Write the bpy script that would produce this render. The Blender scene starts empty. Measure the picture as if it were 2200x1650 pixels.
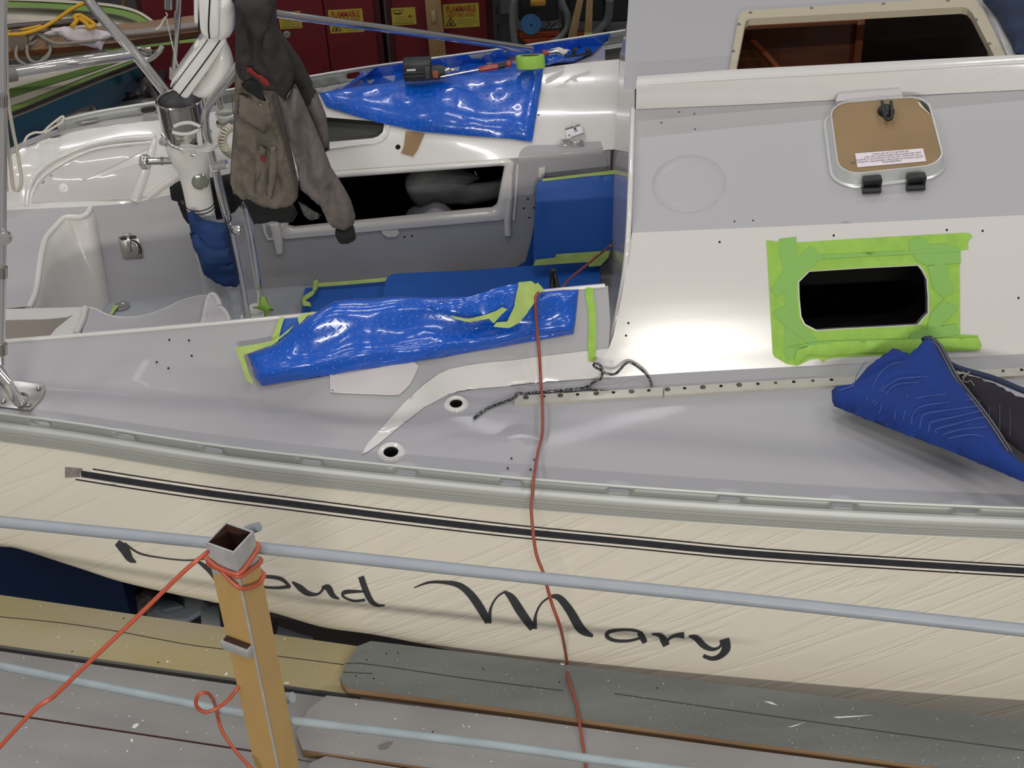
import bpy, bmesh, math, random
from mathutils import Vector, Matrix, noise
from mathutils.bvhtree import BVHTree
from mathutils.geometry import delaunay_2d_cdt
random.seed(7)
S = bpy.context.scene; COL = S.collection
V = Vector
# ---------------------------------------------------------------- camera
FPX = 3300.0; PITCH = math.radians(37); ROLL = math.radians(3)
CAM = V((0, 0, 6.1))
FW = V((0, math.cos(PITCH), -math.sin(PITCH)))
_r = V((1, 0, 0)); _u = V((0, math.sin(PITCH), math.cos(PITCH)))
RT = _r*math.cos(ROLL) - _u*math.sin(ROLL); UP = _u*math.cos(ROLL) + _r*math.sin(ROLL)
cd = bpy.data.cameras.new('camera'); cam = bpy.data.objects.new('camera', cd); COL.objects.link(cam)
m = Matrix((RT, UP, -FW)).transposed().to_4x4(); m.translation = CAM; cam.matrix_world = m
cd.sensor_width = 36; cd.lens = 36*FPX/2200; cd.clip_end = 100
S.camera = cam
# ---------------------------------------------------------------- world, lights, exposure
w = bpy.data.worlds.new('shop_air'); S.world = w; w.use_nodes = True
w.node_tree.nodes['Background'].inputs[0].default_value = (1.0, 0.97, 0.96, 1)
w.node_tree.nodes['Background'].inputs[1].default_value = 0.22
def area(name, loc, tgt, sx, sy, e, col=(1, .97, .92)):
    l = bpy.data.lights.new(name, 'AREA'); l.shape = 'RECTANGLE'; l.size = sx; l.size_y = sy; l.energy = e; l.color = col
    o = bpy.data.objects.new(name, l); COL.objects.link(o); o.location = loc
    o.rotation_euler = (V(tgt)-V(loc)).to_track_quat('-Z', 'Y').to_euler(); return o
area('low_tube_light', (0.0, -6.5, 6.6), (0, 3.6, 3.0), 3.6, .12, 430, (1, .96, .88))  # unseen long low tube lamp behind the camera, for the rail's shadow band
for ly, e in ((-1.5, 72), (2.6, 48), (6.4, 40), (10.2, 75)):
    for lx in (-4.6, 0.2, 5.0):
        area('tube_light', (lx, ly, 10.2), (lx, ly, 0), 1.9, .16, e, (.98, .98, 1))
S.view_settings.view_transform = 'Standard'; S.view_settings.look = 'None'
S.view_settings.exposure = 0.0; S.view_settings.gamma = 1.0; S.view_settings.use_curve_mapping = False

# ---------------------------------------------------------------- helpers
def lin(c):
    return tuple((x/12.92 if x <= .04045 else ((x+.055)/1.055)**2.4) for x in [v/255 for v in c])
def ray(px, py): return FW + RT*((px-1100)/FPX) + UP*((825-py)/FPX)
def P(px, py, x=None, y=None, z=None):
    d = ray(px, py)
    i, v = (0, x) if x is not None else (1, y) if y is not None else (2, z)
    return CAM + d*((v-CAM[i])/d[i])
def prj(p):
    q = V(p)-CAM; f = q.dot(FW); return 1100+FPX*q.dot(RT)/f, 825-FPX*q.dot(UP)/f
def ppm(p): return FPX/((V(p)-CAM).dot(FW))         # pixels per metre there

_M = {}
def mat(name, col, rough=.5, metal=0, coat=0, bump=0, bs=60, var=0, vs=6, vcol=None, st=(1, 1, 1), specks=0, spcol=(230, 230, 225), spec=.5, trans=0, alpha=1, sps=90, emis=0):
    if name in _M: return _M[name]
    m = bpy.data.materials.new(name); m.use_nodes = True; nt = m.node_tree; N = nt.nodes; L = nt.links
    b = N['Principled BSDF']; c = (*lin(col), 1)
    b.inputs['Base Color'].default_value = c; b.inputs['Roughness'].default_value = rough
    b.inputs['Metallic'].default_value = metal; b.inputs['Coat Weight'].default_value = coat
    b.inputs['Coat Roughness'].default_value = .05; b.inputs['Specular IOR Level'].default_value = spec
    b.inputs['Transmission Weight'].default_value = trans; b.inputs['Alpha'].default_value = alpha
    if emis: b.inputs['Emission Color'].default_value = c; b.inputs['Emission Strength'].default_value = emis
    tc = N.new('ShaderNodeTexCoord'); mp = N.new('ShaderNodeMapping'); mp.inputs['Scale'].default_value = st
    L.new(tc.outputs['Object'], mp.inputs['Vector'])
    out = None
    def nz(sc, det=4):
        n = N.new('ShaderNodeTexNoise'); n.inputs['Scale'].default_value = sc; n.inputs['Detail'].default_value = det
        L.new(mp.outputs[0], n.inputs['Vector']); return n
    if var:
        n = nz(vs, 5); r = N.new('ShaderNodeMapRange'); r.inputs[1].default_value = .35; r.inputs[2].default_value = .65
        L.new(n.outputs[0], r.inputs[0]); mx = N.new('ShaderNodeMix'); mx.data_type = 'RGBA'
        vc = (*lin(vcol), 1) if vcol else tuple(x*(1-var) for x in c[:3])+(1,)
        mx.inputs[6].default_value = c; mx.inputs[7].default_value = vc
        if vcol:
            mu = N.new('ShaderNodeMath'); mu.operation = 'MULTIPLY'; mu.inputs[1].default_value = var; L.new(r.outputs[0], mu.inputs[0]); L.new(mu.outputs[0], mx.inputs[0])
        else: L.new(r.outputs[0], mx.inputs[0])
        out = mx.outputs[2]
    if specks:
        n2 = N.new('ShaderNodeTexNoise'); n2.inputs['Scale'].default_value = sps; n2.inputs['Detail'].default_value = 1; L.new(tc.outputs['Object'], n2.inputs['Vector'])
        r = N.new('ShaderNodeMapRange'); r.inputs[1].default_value = specks; r.inputs[2].default_value = specks+.02; L.new(n2.outputs[0], r.inputs[0])
        mx = N.new('ShaderNodeMix'); mx.data_type = 'RGBA'; mx.inputs[6].default_value = c; mx.inputs[7].default_value = (*lin(spcol), 1)
        if out: L.new(out, mx.inputs[6])
        L.new(r.outputs[0], mx.inputs[0]); out = mx.outputs[2]
    if out: L.new(out, b.inputs['Base Color'])
    if bump:
        n = nz(bs, 6); bp = N.new('ShaderNodeBump'); bp.inputs['Strength'].default_value = min(1, bump); bp.inputs['Distance'].default_value = .004
        L.new(n.outputs[0], bp.inputs['Height']); L.new(bp.outputs[0], b.inputs['Normal'])
    _M[name] = m; return m

def finish(bm, sharp=38):
    bmesh.ops.remove_doubles(bm, verts=bm.verts, dist=1e-6)
    a = math.radians(sharp)
    for f in bm.faces: f.smooth = True
    for e in bm.edges:
        if len(e.link_faces) == 2:
            try:
                if e.calc_face_angle() > a: e.smooth = False
            except ValueError: pass
def obj(name, bm, m, parent=None, sharp=38, recalc=False):
    if recalc: bmesh.ops.recalc_face_normals(bm, faces=bm.faces)
    finish(bm, sharp)
    if parent is not None:
        bmesh.ops.translate(bm, verts=bm.verts, vec=-root_loc(parent))
    me = bpy.data.meshes.new(name); bm.to_mesh(me); bm.free()
    if m: me.materials.append(m)
    o = bpy.data.objects.new(name, me); COL.objects.link(o)
    if parent is not None: o.parent = parent
    return o
def root_loc(o):
    p = V((0, 0, 0))
    while o is not None: p = p + V(o.location); o = o.parent
    return p
def tag(o, label, cat, group=None, kind=None):
    if label: o['label'] = label
    if cat: o['category'] = cat
    if group: o['group'] = group
    if kind: o['kind'] = kind
    return o
def thing(name, label, cat, loc=(0, 0, 0), group=None):
    o = bpy.data.objects.new(name, None); o.empty_display_size = .1; COL.objects.link(o); o.location = loc
    return tag(o, label, cat, group)
def struct(name, bm, m):
    o = obj(name, bm, m); o['kind'] = 'structure'; return o

def catmull(pts, n, closed=False):
    """resample a polyline (any-dim Vectors) into n smooth points"""
    pts = [V(p) for p in pts]; k = len(pts)
    if k == 2: return [pts[0].lerp(pts[1], i/(n-1)) for i in range(n)]
    segs = k if closed else k-1; dense = []
    for i in range(segs):
        if closed: p0, p1, p2, p3 = pts[i-1], pts[i], pts[(i+1) % k], pts[(i+2) % k]
        else: p0, p1, p2, p3 = pts[max(i-1, 0)], pts[i], pts[i+1], pts[min(i+2, k-1)]
        for j in range(8):
            t = j/8; dense.append(.5*((2*p1)+(p2-p0)*t+(2*p0-5*p1+4*p2-p3)*t*t+(3*p1-p0-3*p2+p3)*t**3))
    dense.append(pts[0] if closed else pts[-1])
    L = [0]
    for a, b in zip(dense, dense[1:]): L.append(L[-1]+(b-a).length)
    out = []; j = 0; tot = L[-1]; cnt = n if closed else n-1
    for i in range(n):
        s = tot*i/cnt
        while j < len(L)-2 and L[j+1] < s: j += 1
        d = L[j+1]-L[j]; out.append(dense[j].lerp(dense[j+1], (s-L[j])/d if d > 0 else 0))
    return out
def sm(pts, n=None): return [tuple(p) for p in catmull([V(p) for p in pts], n or len(pts)*5, True)]
def smo(pts, n=None): return [tuple(p) for p in catmull([V(p) for p in pts], n or len(pts)*5)]

def tube(bm, pts, r, n=10, caps=True, closed=False):
    pts = [V(p) for p in pts]; k = len(pts); rings = []
    rs = r if isinstance(r, (list, tuple)) else [r]*k
    t0 = (pts[1]-pts[0]).normalized(); a = t0.orthogonal().normalized(); prev = t0
    for i, p in enumerate(pts):
        if closed: t = (pts[(i+1) % k]-pts[i-1]).normalized()
        else: t = (pts[min(i+1, k-1)]-pts[max(i-1, 0)]).normalized()
        a = (a - t*a.dot(t)); a = a.normalized() if a.length > 1e-6 else t.orthogonal().normalized()
        b = t.cross(a)
        rings.append([bm.verts.new(p+(a*math.cos(2*math.pi*j/n)+b*math.sin(2*math.pi*j/n))*rs[i]) for j in range(n)])
    for i in range(k if closed else k-1):
        A = rings[i]; B = rings[(i+1) % k]
        for j in range(n): bm.faces.new((A[j], A[(j+1) % n], B[(j+1) % n], B[j]))
    if caps and not closed:
        bm.faces.new(rings[0][::-1]); bm.faces.new(rings[-1])
    return bm
def T(name, pts, r, m, parent=None, n=10, k=None, closed=False):
    """smooth tube object"""
    if k: pts = catmull(pts, k, closed)
    bm = bmesh.new(); tube(bm, pts, r, n, True, closed); return obj(name, bm, m, parent, 50)
def box(bm, c, sx, sy, sz, R=None, bev=0):
    g = bmesh.ops.create_cube(bm, size=1); vs = g['verts']
    M = Matrix.Translation(V(c)) @ (R.to_4x4() if R else Matrix()) @ Matrix.Diagonal((sx, sy, sz, 1))
    bmesh.ops.transform(bm, matrix=M, verts=vs)
    if bev:
        es = list({e for v in vs for e in v.link_edges}); bmesh.ops.bevel(bm, geom=es, offset=bev, segments=2, affect='EDGES', profile=.5)
    return bm
def B(name, c, s, m, parent=None, R=None, bev=.003):
    bm = bmesh.new(); box(bm, c, *s, R, bev); return obj(name, bm, m, parent)
def lathe(bm, prof, c, axis=(0, 0, 1), n=32):
    """prof: (r, h)"""
    ax = V(axis).normalized(); a = ax.orthogonal().normalized(); b = ax.cross(a); rings = []
    for r, h in prof:
        if r < 1e-5: rings.append([bm.verts.new(V(c)+ax*h)])
        else: rings.append([bm.verts.new(V(c)+ax*h+(a*math.cos(2*math.pi*j/n)+b*math.sin(2*math.pi*j/n))*r) for j in range(n)])
    for A, Bq in zip(rings, rings[1:]):
        for j in range(n):
            j2 = (j+1) % n
            if len(A) == 1 and len(Bq) == 1: continue
            if len(A) == 1: bm.faces.new((A[0], Bq[j2], Bq[j]))
            elif len(Bq) == 1: bm.faces.new((A[j], A[j2], Bq[0]))
            else: bm.faces.new((A[j], A[j2], Bq[j2], Bq[j]))
    return bm
def LA(name, prof, c, m, parent=None, axis=(0, 0, 1), n=32, sharp=38):
    bm = bmesh.new(); lathe(bm, prof, c, axis, n); return obj(name, bm, m, parent, sharp, True)
def prism(name, pts, ext, m, parent=None, bev=0, sharp=30):
    """3-D polygon extruded by vector"""
    bm = bmesh.new(); e = V(ext); a = [bm.verts.new(V(p)) for p in pts]; b = [bm.verts.new(V(p)+e) for p in pts]; n = len(pts)
    bm.faces.new(a); bm.faces.new(b[::-1])
    for i in range(n): bm.faces.new((a[i], b[i], b[(i+1) % n], a[(i+1) % n]))
    bmesh.ops.recalc_face_normals(bm, faces=bm.faces)
    if bev: bmesh.ops.bevel(bm, geom=list(bm.edges), offset=bev, segments=2, affect='EDGES', profile=.5)
    return obj(name, bm, m, parent, sharp)

# -- carriers: smooth 3-D surfaces of the boat that outlines are laid on
def interp(row, x):
    if x <= row[0][0]: i = 0
    elif x >= row[-1][0]: i = len(row)-2
    else:
        i = max(k for k in range(len(row)-1) if row[k][0] <= x)
    a, b = row[i], row[i+1]; t = (x-a[0])/(b[0]-a[0])
    if t < 0 or t > 1: return tuple(a[j]+(b[j]-a[j])*t for j in range(1, len(a)))
    out = []
    for j in range(1, len(a)):
        def sl(k):
            if k <= 0: return (row[1][j]-row[0][j])/(row[1][0]-row[0][0])
            if k >= len(row)-1: return (row[-1][j]-row[-2][j])/(row[-1][0]-row[-2][0])
            return (row[k+1][j]-row[k-1][j])/(row[k+1][0]-row[k-1][0])
        h = b[0]-a[0]; m0 = sl(i)*h; m1 = sl(i+1)*h
        out.append((2*t**3-3*t*t+1)*a[j]+(t**3-2*t*t+t)*m0+(-2*t**3+3*t*t)*b[j]+(t**3-t*t)*m1)
    return tuple(out)
class Carrier:
    def __init__(s, rows3d):
        vs = [p for r in rows3d for p in r]; n = len(rows3d[0]); fs = []
        for i in range(len(rows3d)-1):
            for j in range(n-1):
                a = i*n+j; fs += [(a, a+1, a+n+1), (a, a+n+1, a+n)]
        s.rows = rows3d; s.bvh = BVHTree.FromPolygons([tuple(v) for v in vs], fs)
    def hit(s, px, py, off=0.0):
        d = ray(px, py).normalized(); co, no, i, ds = s.bvh.ray_cast(CAM, d)
        if co is None:
            q = CAM + d*5.0
            for _ in range(4):
                c2, no, i, ds = s.bvh.find_nearest(q)
                dn = d.dot(no)
                if abs(dn) < .05: q = c2; break
                q = CAM + d*((c2-CAM).dot(no)/dn)
            co = q
        if no.dot(d) > 0: no = -no
        s.n = no
        return co + no*off
class Plane:
    def __init__(s, a, b, c):
        s.a = V(a); s.n = (V(b)-s.a).cross(V(c)-s.a).normalized()
        if s.n.dot(s.a-CAM) > 0: s.n = -s.n
    def hit(s, px, py, off=0.0):
        d = ray(px, py); return CAM + d*((s.a-CAM).dot(s.n)/d.dot(s.n)) + s.n*off
class YPlane(Plane):
    def __init__(s, y): super().__init__((0, y, 0), (1, y, 0), (0, y, 1))
class ZPlane(Plane):
    def __init__(s, z): super().__init__((0, 0, z), (1, 0, z), (0, 1, z))
def crows(rows, x0, x1, n, sub=4):
    """rows of (px,py,z): py->3-D; sub rows interpolated in 3-D between them"""
    xs = [x0+(x1-x0)*i/(n-1) for i in range(n)]; R = []
    for r in rows:
        R.append([P(x, interp(r, x)[0], z=interp(r, x)[1]) for x in xs])
    out = []
    for a, b in zip(R, R[1:]):
        for k in range(sub): out.append([p.lerp(q, k/sub) for p, q in zip(a, b)])
    out.append(R[-1]); return out
def ptin(p, poly):
    c = False; n = len(poly); x, y = p
    for i in range(n):
        x1, y1 = poly[i]; x2, y2 = poly[i-1]
        if (y1 > y) != (y2 > y) and x < (x2-x1)*(y-y1)/(y2-y1)+x1: c = not c
    return c
def densify(poly, sp):
    out = []
    for i, p in enumerate(poly):
        q = poly[(i+1) % len(poly)]; d = math.dist(p, q); k = max(1, int(d/sp))
        for j in range(k): out.append((p[0]+(q[0]-p[0])*j/k, p[1]+(q[1]-p[1])*j/k))
    return out
def mesh2d(outline, sp, holes=()):
    outline = densify([tuple(p[:2]) for p in outline], sp); hs = [densify([tuple(p[:2]) for p in h], sp) for h in holes]
    vs = [V(p) for p in outline]; ed = [(i, (i+1) % len(outline)) for i in range(len(outline))]
    for h in hs:
        o = len(vs); vs += [V(p) for p in h]; ed += [(o+i, o+(i+1) % len(h)) for i in range(len(h))]
    bnd = [V(v) for v in vs]
    xs = [p[0] for p in outline]; ys = [p[1] for p in outline]
    y = min(ys)+sp*.5; odd = 0
    while y < max(ys):
        x = min(xs)+sp*(.5 if odd else 1)
        while x < max(xs):
            if ptin((x, y), outline) and not any(ptin((x, y), h) for h in hs):
                if min((b-V((x, y))).length_squared for b in bnd) > (sp*.45)**2: vs.append(V((x, y)))
            x += sp
        y += sp*.87; odd ^= 1
    r = delaunay_2d_cdt(vs, ed, [], 0, 1e-5)
    v2 = r[0]; fs = []
    for f in r[2]:
        c = sum((v2[i] for i in f), V((0, 0)))/len(f)
        if ptin(tuple(c), outline) and not any(ptin(tuple(c), h) for h in hs): fs.append(f)
    return v2, fs, outline, hs
def patch(name, outline, car, m, parent=None, sp=14, holes=(), off=0.0, thick=0.0, wr=0.0, ws=8, uvs=1.0, sharp=60):
    v2, fs, ol, hs = mesh2d(outline, sp, holes)
    bm = bmesh.new(); vs = []; ns = []
    for p in v2:
        q = car.hit(p[0], p[1], off); n = car.n.copy()
        if wr: q = q + n*wr*noise.fractal(q*ws, 1.0, 2.0, 3)
        vs.append(bm.verts.new(q)); ns.append(n)
    used = set()
    for f in fs:
        a = [vs[i] for i in f]
        try: nf = bm.faces.new(a)
        except ValueError: continue
        nf.normal_update()
        if nf.normal.dot(nf.calc_center_median()-CAM) > 0: nf.normal_flip()
    for v in list(bm.verts):
        if not v.link_faces: bm.verts.remove(v)
    if thick:
        bme = [e for e in bm.edges if e.is_boundary]
        idx = {v: n for v, n in zip(vs, ns) if v.is_valid}
        r = bmesh.ops.extrude_edge_only(bm, edges=bme); 
        for v in [g for g in r['geom'] if isinstance(g, bmesh.types.BMVert)]:
            # nearest source normal
            v.co -= car_n(car, v.co)*thick
    uv = bm.loops.layers.uv.new('UVMap')
    for f in bm.faces:
        for l in f.loops: l[uv].uv = (l.vert.co.x, l.vert.co.y*.7+l.vert.co.z*.9)
    return obj(name, bm, m, parent, sharp)
def car_n(car, p):
    px, py = prj(p); car.hit(px, py); return car.n
def puff(name, outline, car, m, parent=None, h=.05, R=30, sp=9, wr=0.0, ws=10, st=(1, 1, 1), back=True, off=0.0, seed=0, sharp=70, tilt=None):
    """a padded / draped body: outline on a carrier, its face swelling by h within R pixels of the edge, closed behind"""
    v2, fs, ol, hs = mesh2d(outline, sp); bnd = [V(p) for p in ol]; bm = bmesh.new(); F = []; Bk = []
    for p in v2:
        d = 1e9
        for i in range(len(bnd)):
            a = bnd[i]; b = bnd[(i+1) % len(bnd)]; ab = b-a; L2 = ab.length_squared
            t = max(0, min(1, (p-a).dot(ab)/L2)) if L2 > 0 else 0
            d = min(d, (p-(a+ab*t)).length)
        k = min(1, d/R); hh = math.sqrt(max(0, 1-(1-k)**2))
        q = car.hit(p[0], p[1]); n = car.n.copy(); e = off+(tilt(p) if tilt else 0)
        wz = wr*noise.fractal(V((q.x*st[0], q.y*st[1], q.z*st[2]))*ws+V((seed, 0, 0)), 1.0, 2.1, 4)*(k**.5) if wr else 0
        F.append(bm.verts.new(q+n*(e+hh*h+wz)))
        Bk.append(F[-1] if (d < .01 or not back) else bm.verts.new(q+n*(e-hh*h*.5)))
    for f in fs:
        try: nf = bm.faces.new([F[i] for i in f])
        except ValueError: continue
        nf.normal_update()
        fl = nf.normal.dot(nf.calc_center_median()-CAM) > 0
        if fl: nf.normal_flip()
        if back:
            try:
                g = bm.faces.new([Bk[i] for i in f]); g.normal_update()
                if g.normal.dot(g.calc_center_median()-CAM) < 0: g.normal_flip()
            except ValueError: pass
    for v in list(bm.verts):
        if not v.link_faces: bm.verts.remove(v)
    uv = bm.loops.layers.uv.new('UVMap')
    for f in bm.faces:
        for l in f.loops: l[uv].uv = (l.vert.co.x, l.vert.co.y*.7+l.vert.co.z*.9)
    return obj(name, bm, m, parent, sharp)
def loft(name, rows, m, parent=None, n=40, sub=1, close=False, sharp=45, smooth=True, thick=0):
    R = [catmull(r, n, close) if smooth else [V(p) for p in r] for r in rows]
    if sub > 1:
        cols = [catmull([R[i][j] for i in range(len(R))], (len(R)-1)*sub+1) for j in range(len(R[0]))]
        R = [[c[i] for c in cols] for i in range(len(cols[0]))]
    bm = bmesh.new(); vs = [[bm.verts.new(p) for p in r] for r in R]; uv = bm.loops.layers.uv.new('UVMap'); n = len(R[0])
    for i in range(len(R)-1):
        for j in range(n if close else n-1):
            j2 = (j+1) % n
            try: f = bm.faces.new((vs[i][j], vs[i][j2], vs[i+1][j2], vs[i+1][j]))
            except ValueError: continue
    for f in bm.faces:
        for l in f.loops: l[uv].uv = (l.vert.co.x, l.vert.co.y*.7+l.vert.co.z*.9)
    if not close:
        bm.normal_update(); s = sum(f.normal.dot(f.calc_center_median()-CAM)*f.calc_area() for f in bm.faces)
        if s > 0: bmesh.ops.reverse_faces(bm, faces=bm.faces)
    else: bmesh.ops.recalc_face_normals(bm, faces=bm.faces)
    o = obj(name, bm, m, parent, sharp)
    if thick:
        md = o.modifiers.new('thickness', 'SOLIDIFY'); md.thickness = thick; md.offset = -1
    return o
def stroke(pts, ws):
    """px centre line + widths -> outline polygon"""
    pts = [V(p) for p in pts]; n = max(10, len(pts)*6); c = catmull([V((p.x, p.y, w)) for p, w in zip(pts, ws)], n)
    L = []; Rr = []
    for i in range(n):
        a = c[max(0, i-1)]; b = c[min(n-1, i+1)]; t = V((b.x-a.x, b.y-a.y)).normalized(); q = V((-t.y, t.x))
        L.append((c[i].x+q.x*c[i].z/2, c[i].y+q.y*c[i].z/2)); Rr.append((c[i].x-q.x*c[i].z/2, c[i].y-q.y*c[i].z/2))
    return L+Rr[::-1]
def text(name, s, m, parent, org, xd, yd, size, shear=0, bold=0, align='LEFT', sx=1, depth=.0004):
    cu = bpy.data.curves.new('t', 'FONT'); cu.body = s; cu.size = 1; cu.shear = shear; cu.offset = bold; cu.align_x = align; cu.resolution_u = 2
    o = bpy.data.objects.new('t', cu); COL.objects.link(o); dg = bpy.context.evaluated_depsgraph_get(); dg.update()
    me = bpy.data.meshes.new_from_object(o.evaluated_get(dg)); bpy.data.objects.remove(o); bpy.data.curves.remove(cu)
    bm = bmesh.new(); bm.from_mesh(me); bpy.data.meshes.remove(me)
    xd = V(xd).normalized(); yd = V(yd).normalized(); z = xd.cross(yd)
    for v in bm.verts: v.co = V(org)+xd*v.co.x*size*sx+yd*v.co.y*size+z*depth
    return obj(name, bm, m, parent)

# ---------------------------------------------------------------- materials
WHITE = mat('gelcoat_white', (213, 210, 205), .16, coat=.6)
GREY = mat('gelcoat_grey', (164, 162, 164), .52, coat=.04, bump=.03, bs=900)
GREY2 = mat('gelcoat_grey_satin', (170, 168, 169), .5, coat=.05, bump=.04, bs=900)
SILL = mat('gelcoat_lilac_white', (200, 193, 194), .2, coat=.5)
CREAM = mat('hull_cream', (228, 221, 204), .42, coat=.25, bump=.0)
ALU = mat('anodised_aluminium', (196, 198, 192), .42, metal=.35)
ALUD = mat('anodised_aluminium_dark', (160, 163, 158), .5, metal=.3)
STEEL = mat('stainless_steel', (200, 198, 194), .12, metal=1)
CHROME = mat('polished_steel', (232, 230, 228), .1, metal=.9)
BLACK = mat('black_plastic', (22, 22, 24), .45)
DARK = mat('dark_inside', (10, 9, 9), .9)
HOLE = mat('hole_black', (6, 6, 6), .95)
FOAMW = mat('white_plastic', (228, 226, 220), .25, coat=.4)
NYLON = mat('white_nylon', (205, 204, 198), .5)
TAPE = mat('green_masking_tape', (152, 196, 80), .75, bump=.25, bs=160, var=.12, vs=30)
TAPE2 = mat('green_masking_tape_overlap', (134, 182, 90), .75, bump=.25, bs=160)
TAPEP = mat('pale_green_tape', (168, 190, 104), .7, bump=.4, bs=60, var=.15, vs=20)
BROWNTAPE = mat('brown_paper_tape', (146, 118, 84), .75, var=.2, vs=25)
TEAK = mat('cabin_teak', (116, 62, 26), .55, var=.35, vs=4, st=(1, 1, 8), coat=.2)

def film_mat(name, col):
    """blue protective film embossed with a tread-plate pattern"""
    m = mat(name, col, .22, coat=.5, spec=.6)
    nt = m.node_tree; N = nt.nodes; L = nt.links; b = N['Principled BSDF']
    uv = N.new('ShaderNodeUVMap')
    def mth(op, a, c=None, v=None, v0=None):
        n = N.new('ShaderNodeMath'); n.operation = op
        if a is not None: L.new(a, n.inputs[0])
        if v0 is not None: n.inputs[0].default_value = v0
        if c is not None: L.new(c, n.inputs[1])
        if v is not None: n.inputs[1].default_value = v
        return n.outputs[0]
    sp = N.new('ShaderNodeSeparateXYZ'); L.new(uv.outputs[0], sp.inputs[0])
    u = mth('MULTIPLY', sp.outputs[0], v=42); v = mth('MULTIPLY', sp.outputs[1], v=42)
    fu = mth('FLOOR', u); fv = mth('FLOOR', v)
    par = mth('MULTIPLY', mth('FRACT', mth('MULTIPLY', mth('ADD', fu, fv), v=.5)), v=4)   # 0 or 2
    sg = mth('SUBTRACT', par, v=1)
    cu = mth('SUBTRACT', mth('FRACT', u), v=.5); cv = mth('SUBTRACT', mth('FRACT', v), v=.5)
    a = mth('ADD', cu, mth('MULTIPLY', cv, sg)); c = mth('SUBTRACT', mth('MULTIPLY', cu, sg), cv)
    d = mth('ADD', mth('POWER', mth('MULTIPLY', a, v=1.55), v=2), mth('POWER', mth('MULTIPLY', c, v=5.5), v=2))
    h = mth('MAXIMUM', mth('SUBTRACT', None, d, v0=1), v=0)
    nz = N.new('ShaderNodeTexNoise'); nz.inputs['Scale'].default_value = 9; nz.inputs['Detail'].default_value = 3
    tc = N.new('ShaderNodeTexCoord'); L.new(tc.outputs['Object'], nz.inputs['Vector'])
    b1 = N.new('ShaderNodeBump'); b1.inputs['Strength'].default_value = .10; b1.inputs['Distance'].default_value = .03; L.new(nz.outputs[0], b1.inputs['Height'])
    b2 = N.new('ShaderNodeBump'); b2.inputs['Strength'].default_value = .8; b2.inputs['Distance'].default_value = .0018
    L.new(h, b2.inputs['Height']); L.new(b1.outputs[0], b2.inputs['Normal']); L.new(b2.outputs[0], b.inputs['Normal'])
    return m
FILM = film_mat('blue_film', (8, 84, 188))
FILMD = mat('blue_film_smooth', (24, 84, 166), .5, coat=.1, bump=.05, bs=6)

def hull_mat():
    """cream hull under a clinging film: long diagonal creases"""
    m = CREAM; nt = m.node_tree; N = nt.nodes; L = nt.links; b = N['Principled BSDF']
    tc = N.new('ShaderNodeTexCoord'); mp = N.new('ShaderNodeMapping'); mp.inputs['Rotation'].default_value = (0, math.radians(33), 0)
    L.new(tc.outputs['Object'], mp.inputs[0])
    mp2 = N.new('ShaderNodeMapping'); mp2.inputs['Scale'].default_value = (.55, .6, 8.5); L.new(mp.outputs[0], mp2.inputs[0])
    n = N.new('ShaderNodeTexNoise'); n.inputs['Scale'].default_value = 1.6; n.inputs['Detail'].default_value = 3; n.inputs['Distortion'].default_value = .35; L.new(mp2.outputs[0], n.inputs[0])
    r = N.new('ShaderNodeValToRGB'); r.color_ramp.elements[0].position = .44; r.color_ramp.elements[0].color = (1, 1, 1, 1)
    e = r.color_ramp.elements.new(.49); e.color = (0, 0, 0, 1); r.color_ramp.elements[2].position = .54; r.color_ramp.elements[2].color = (1, 1, 1, 1)
    L.new(n.outputs[0], r.inputs[0])
    n2 = N.new('ShaderNodeTexNoise'); n2.inputs['Scale'].default_value = 5; n2.inputs['Detail'].default_value = 4; L.new(tc.outputs['Object'], n2.inputs[0])
    ad = N.new('ShaderNodeMath'); ad.operation = 'MULTIPLY_ADD'; L.new(n2.outputs[0], ad.inputs[0]); ad.inputs[1].default_value = .9; L.new(r.outputs[0], ad.inputs[2])
    bp = N.new('ShaderNodeBump'); bp.inputs['Strength'].default_value = .28; bp.inputs['Distance'].default_value = .006
    L.new(ad.outputs[0], bp.inputs['Height']); L.new(bp.outputs[0], b.inputs['Normal'])
hull_mat()

# ---------------------------------------------------------------- setting
bm = bmesh.new(); box(bm, (0, 7, -.05), 22, 24, .1); struct('floor', bm, mat('shop_floor', (96, 92, 92), .6, var=.4, vs=3))
bm = bmesh.new(); box(bm, (0, 13.2, 3), 22, .1, 6); struct('wall_back', bm, mat('shop_wall', (92, 88, 90), .8, var=.3, vs=2))

# ---------------------------------------------------------------- the sailboat
boat = thing('sailboat', 'white and grey sailboat with cream hull, aluminium toe rail and blue masking film', 'boat', (0, 4.4, 0))
Tpx = [(-160, 864), (0, 888), (150, 908), (300, 932), (450, 955), (600, 974), (850, 1001), (1100, 1026), (1350, 1046), (1600, 1063), (1900, 1080), (2200, 1092), (2400, 1098)]
toe = catmull([P(x, y, z=3.235) for x, y in Tpx], 161)
def toe_y(px):                                     # outboard edge of the deck seen at this column
    b = min(toe, key=lambda p: abs(prj(p)[0]-px)); return b.y
def toe_off(o, z):                                 # the edge shifted o outboard, at height z
    out = []
    for i, p in enumerate(toe):
        t = (toe[min(i+1, 160)]-toe[max(i-1, 0)]).normalized(); nn = V((t.y, -t.x, 0)).normalized()
        out.append(V((p.x, p.y, z))+nn*o)
    return out
def pxrow(pts): return [prj(p) for p in pts]
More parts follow.
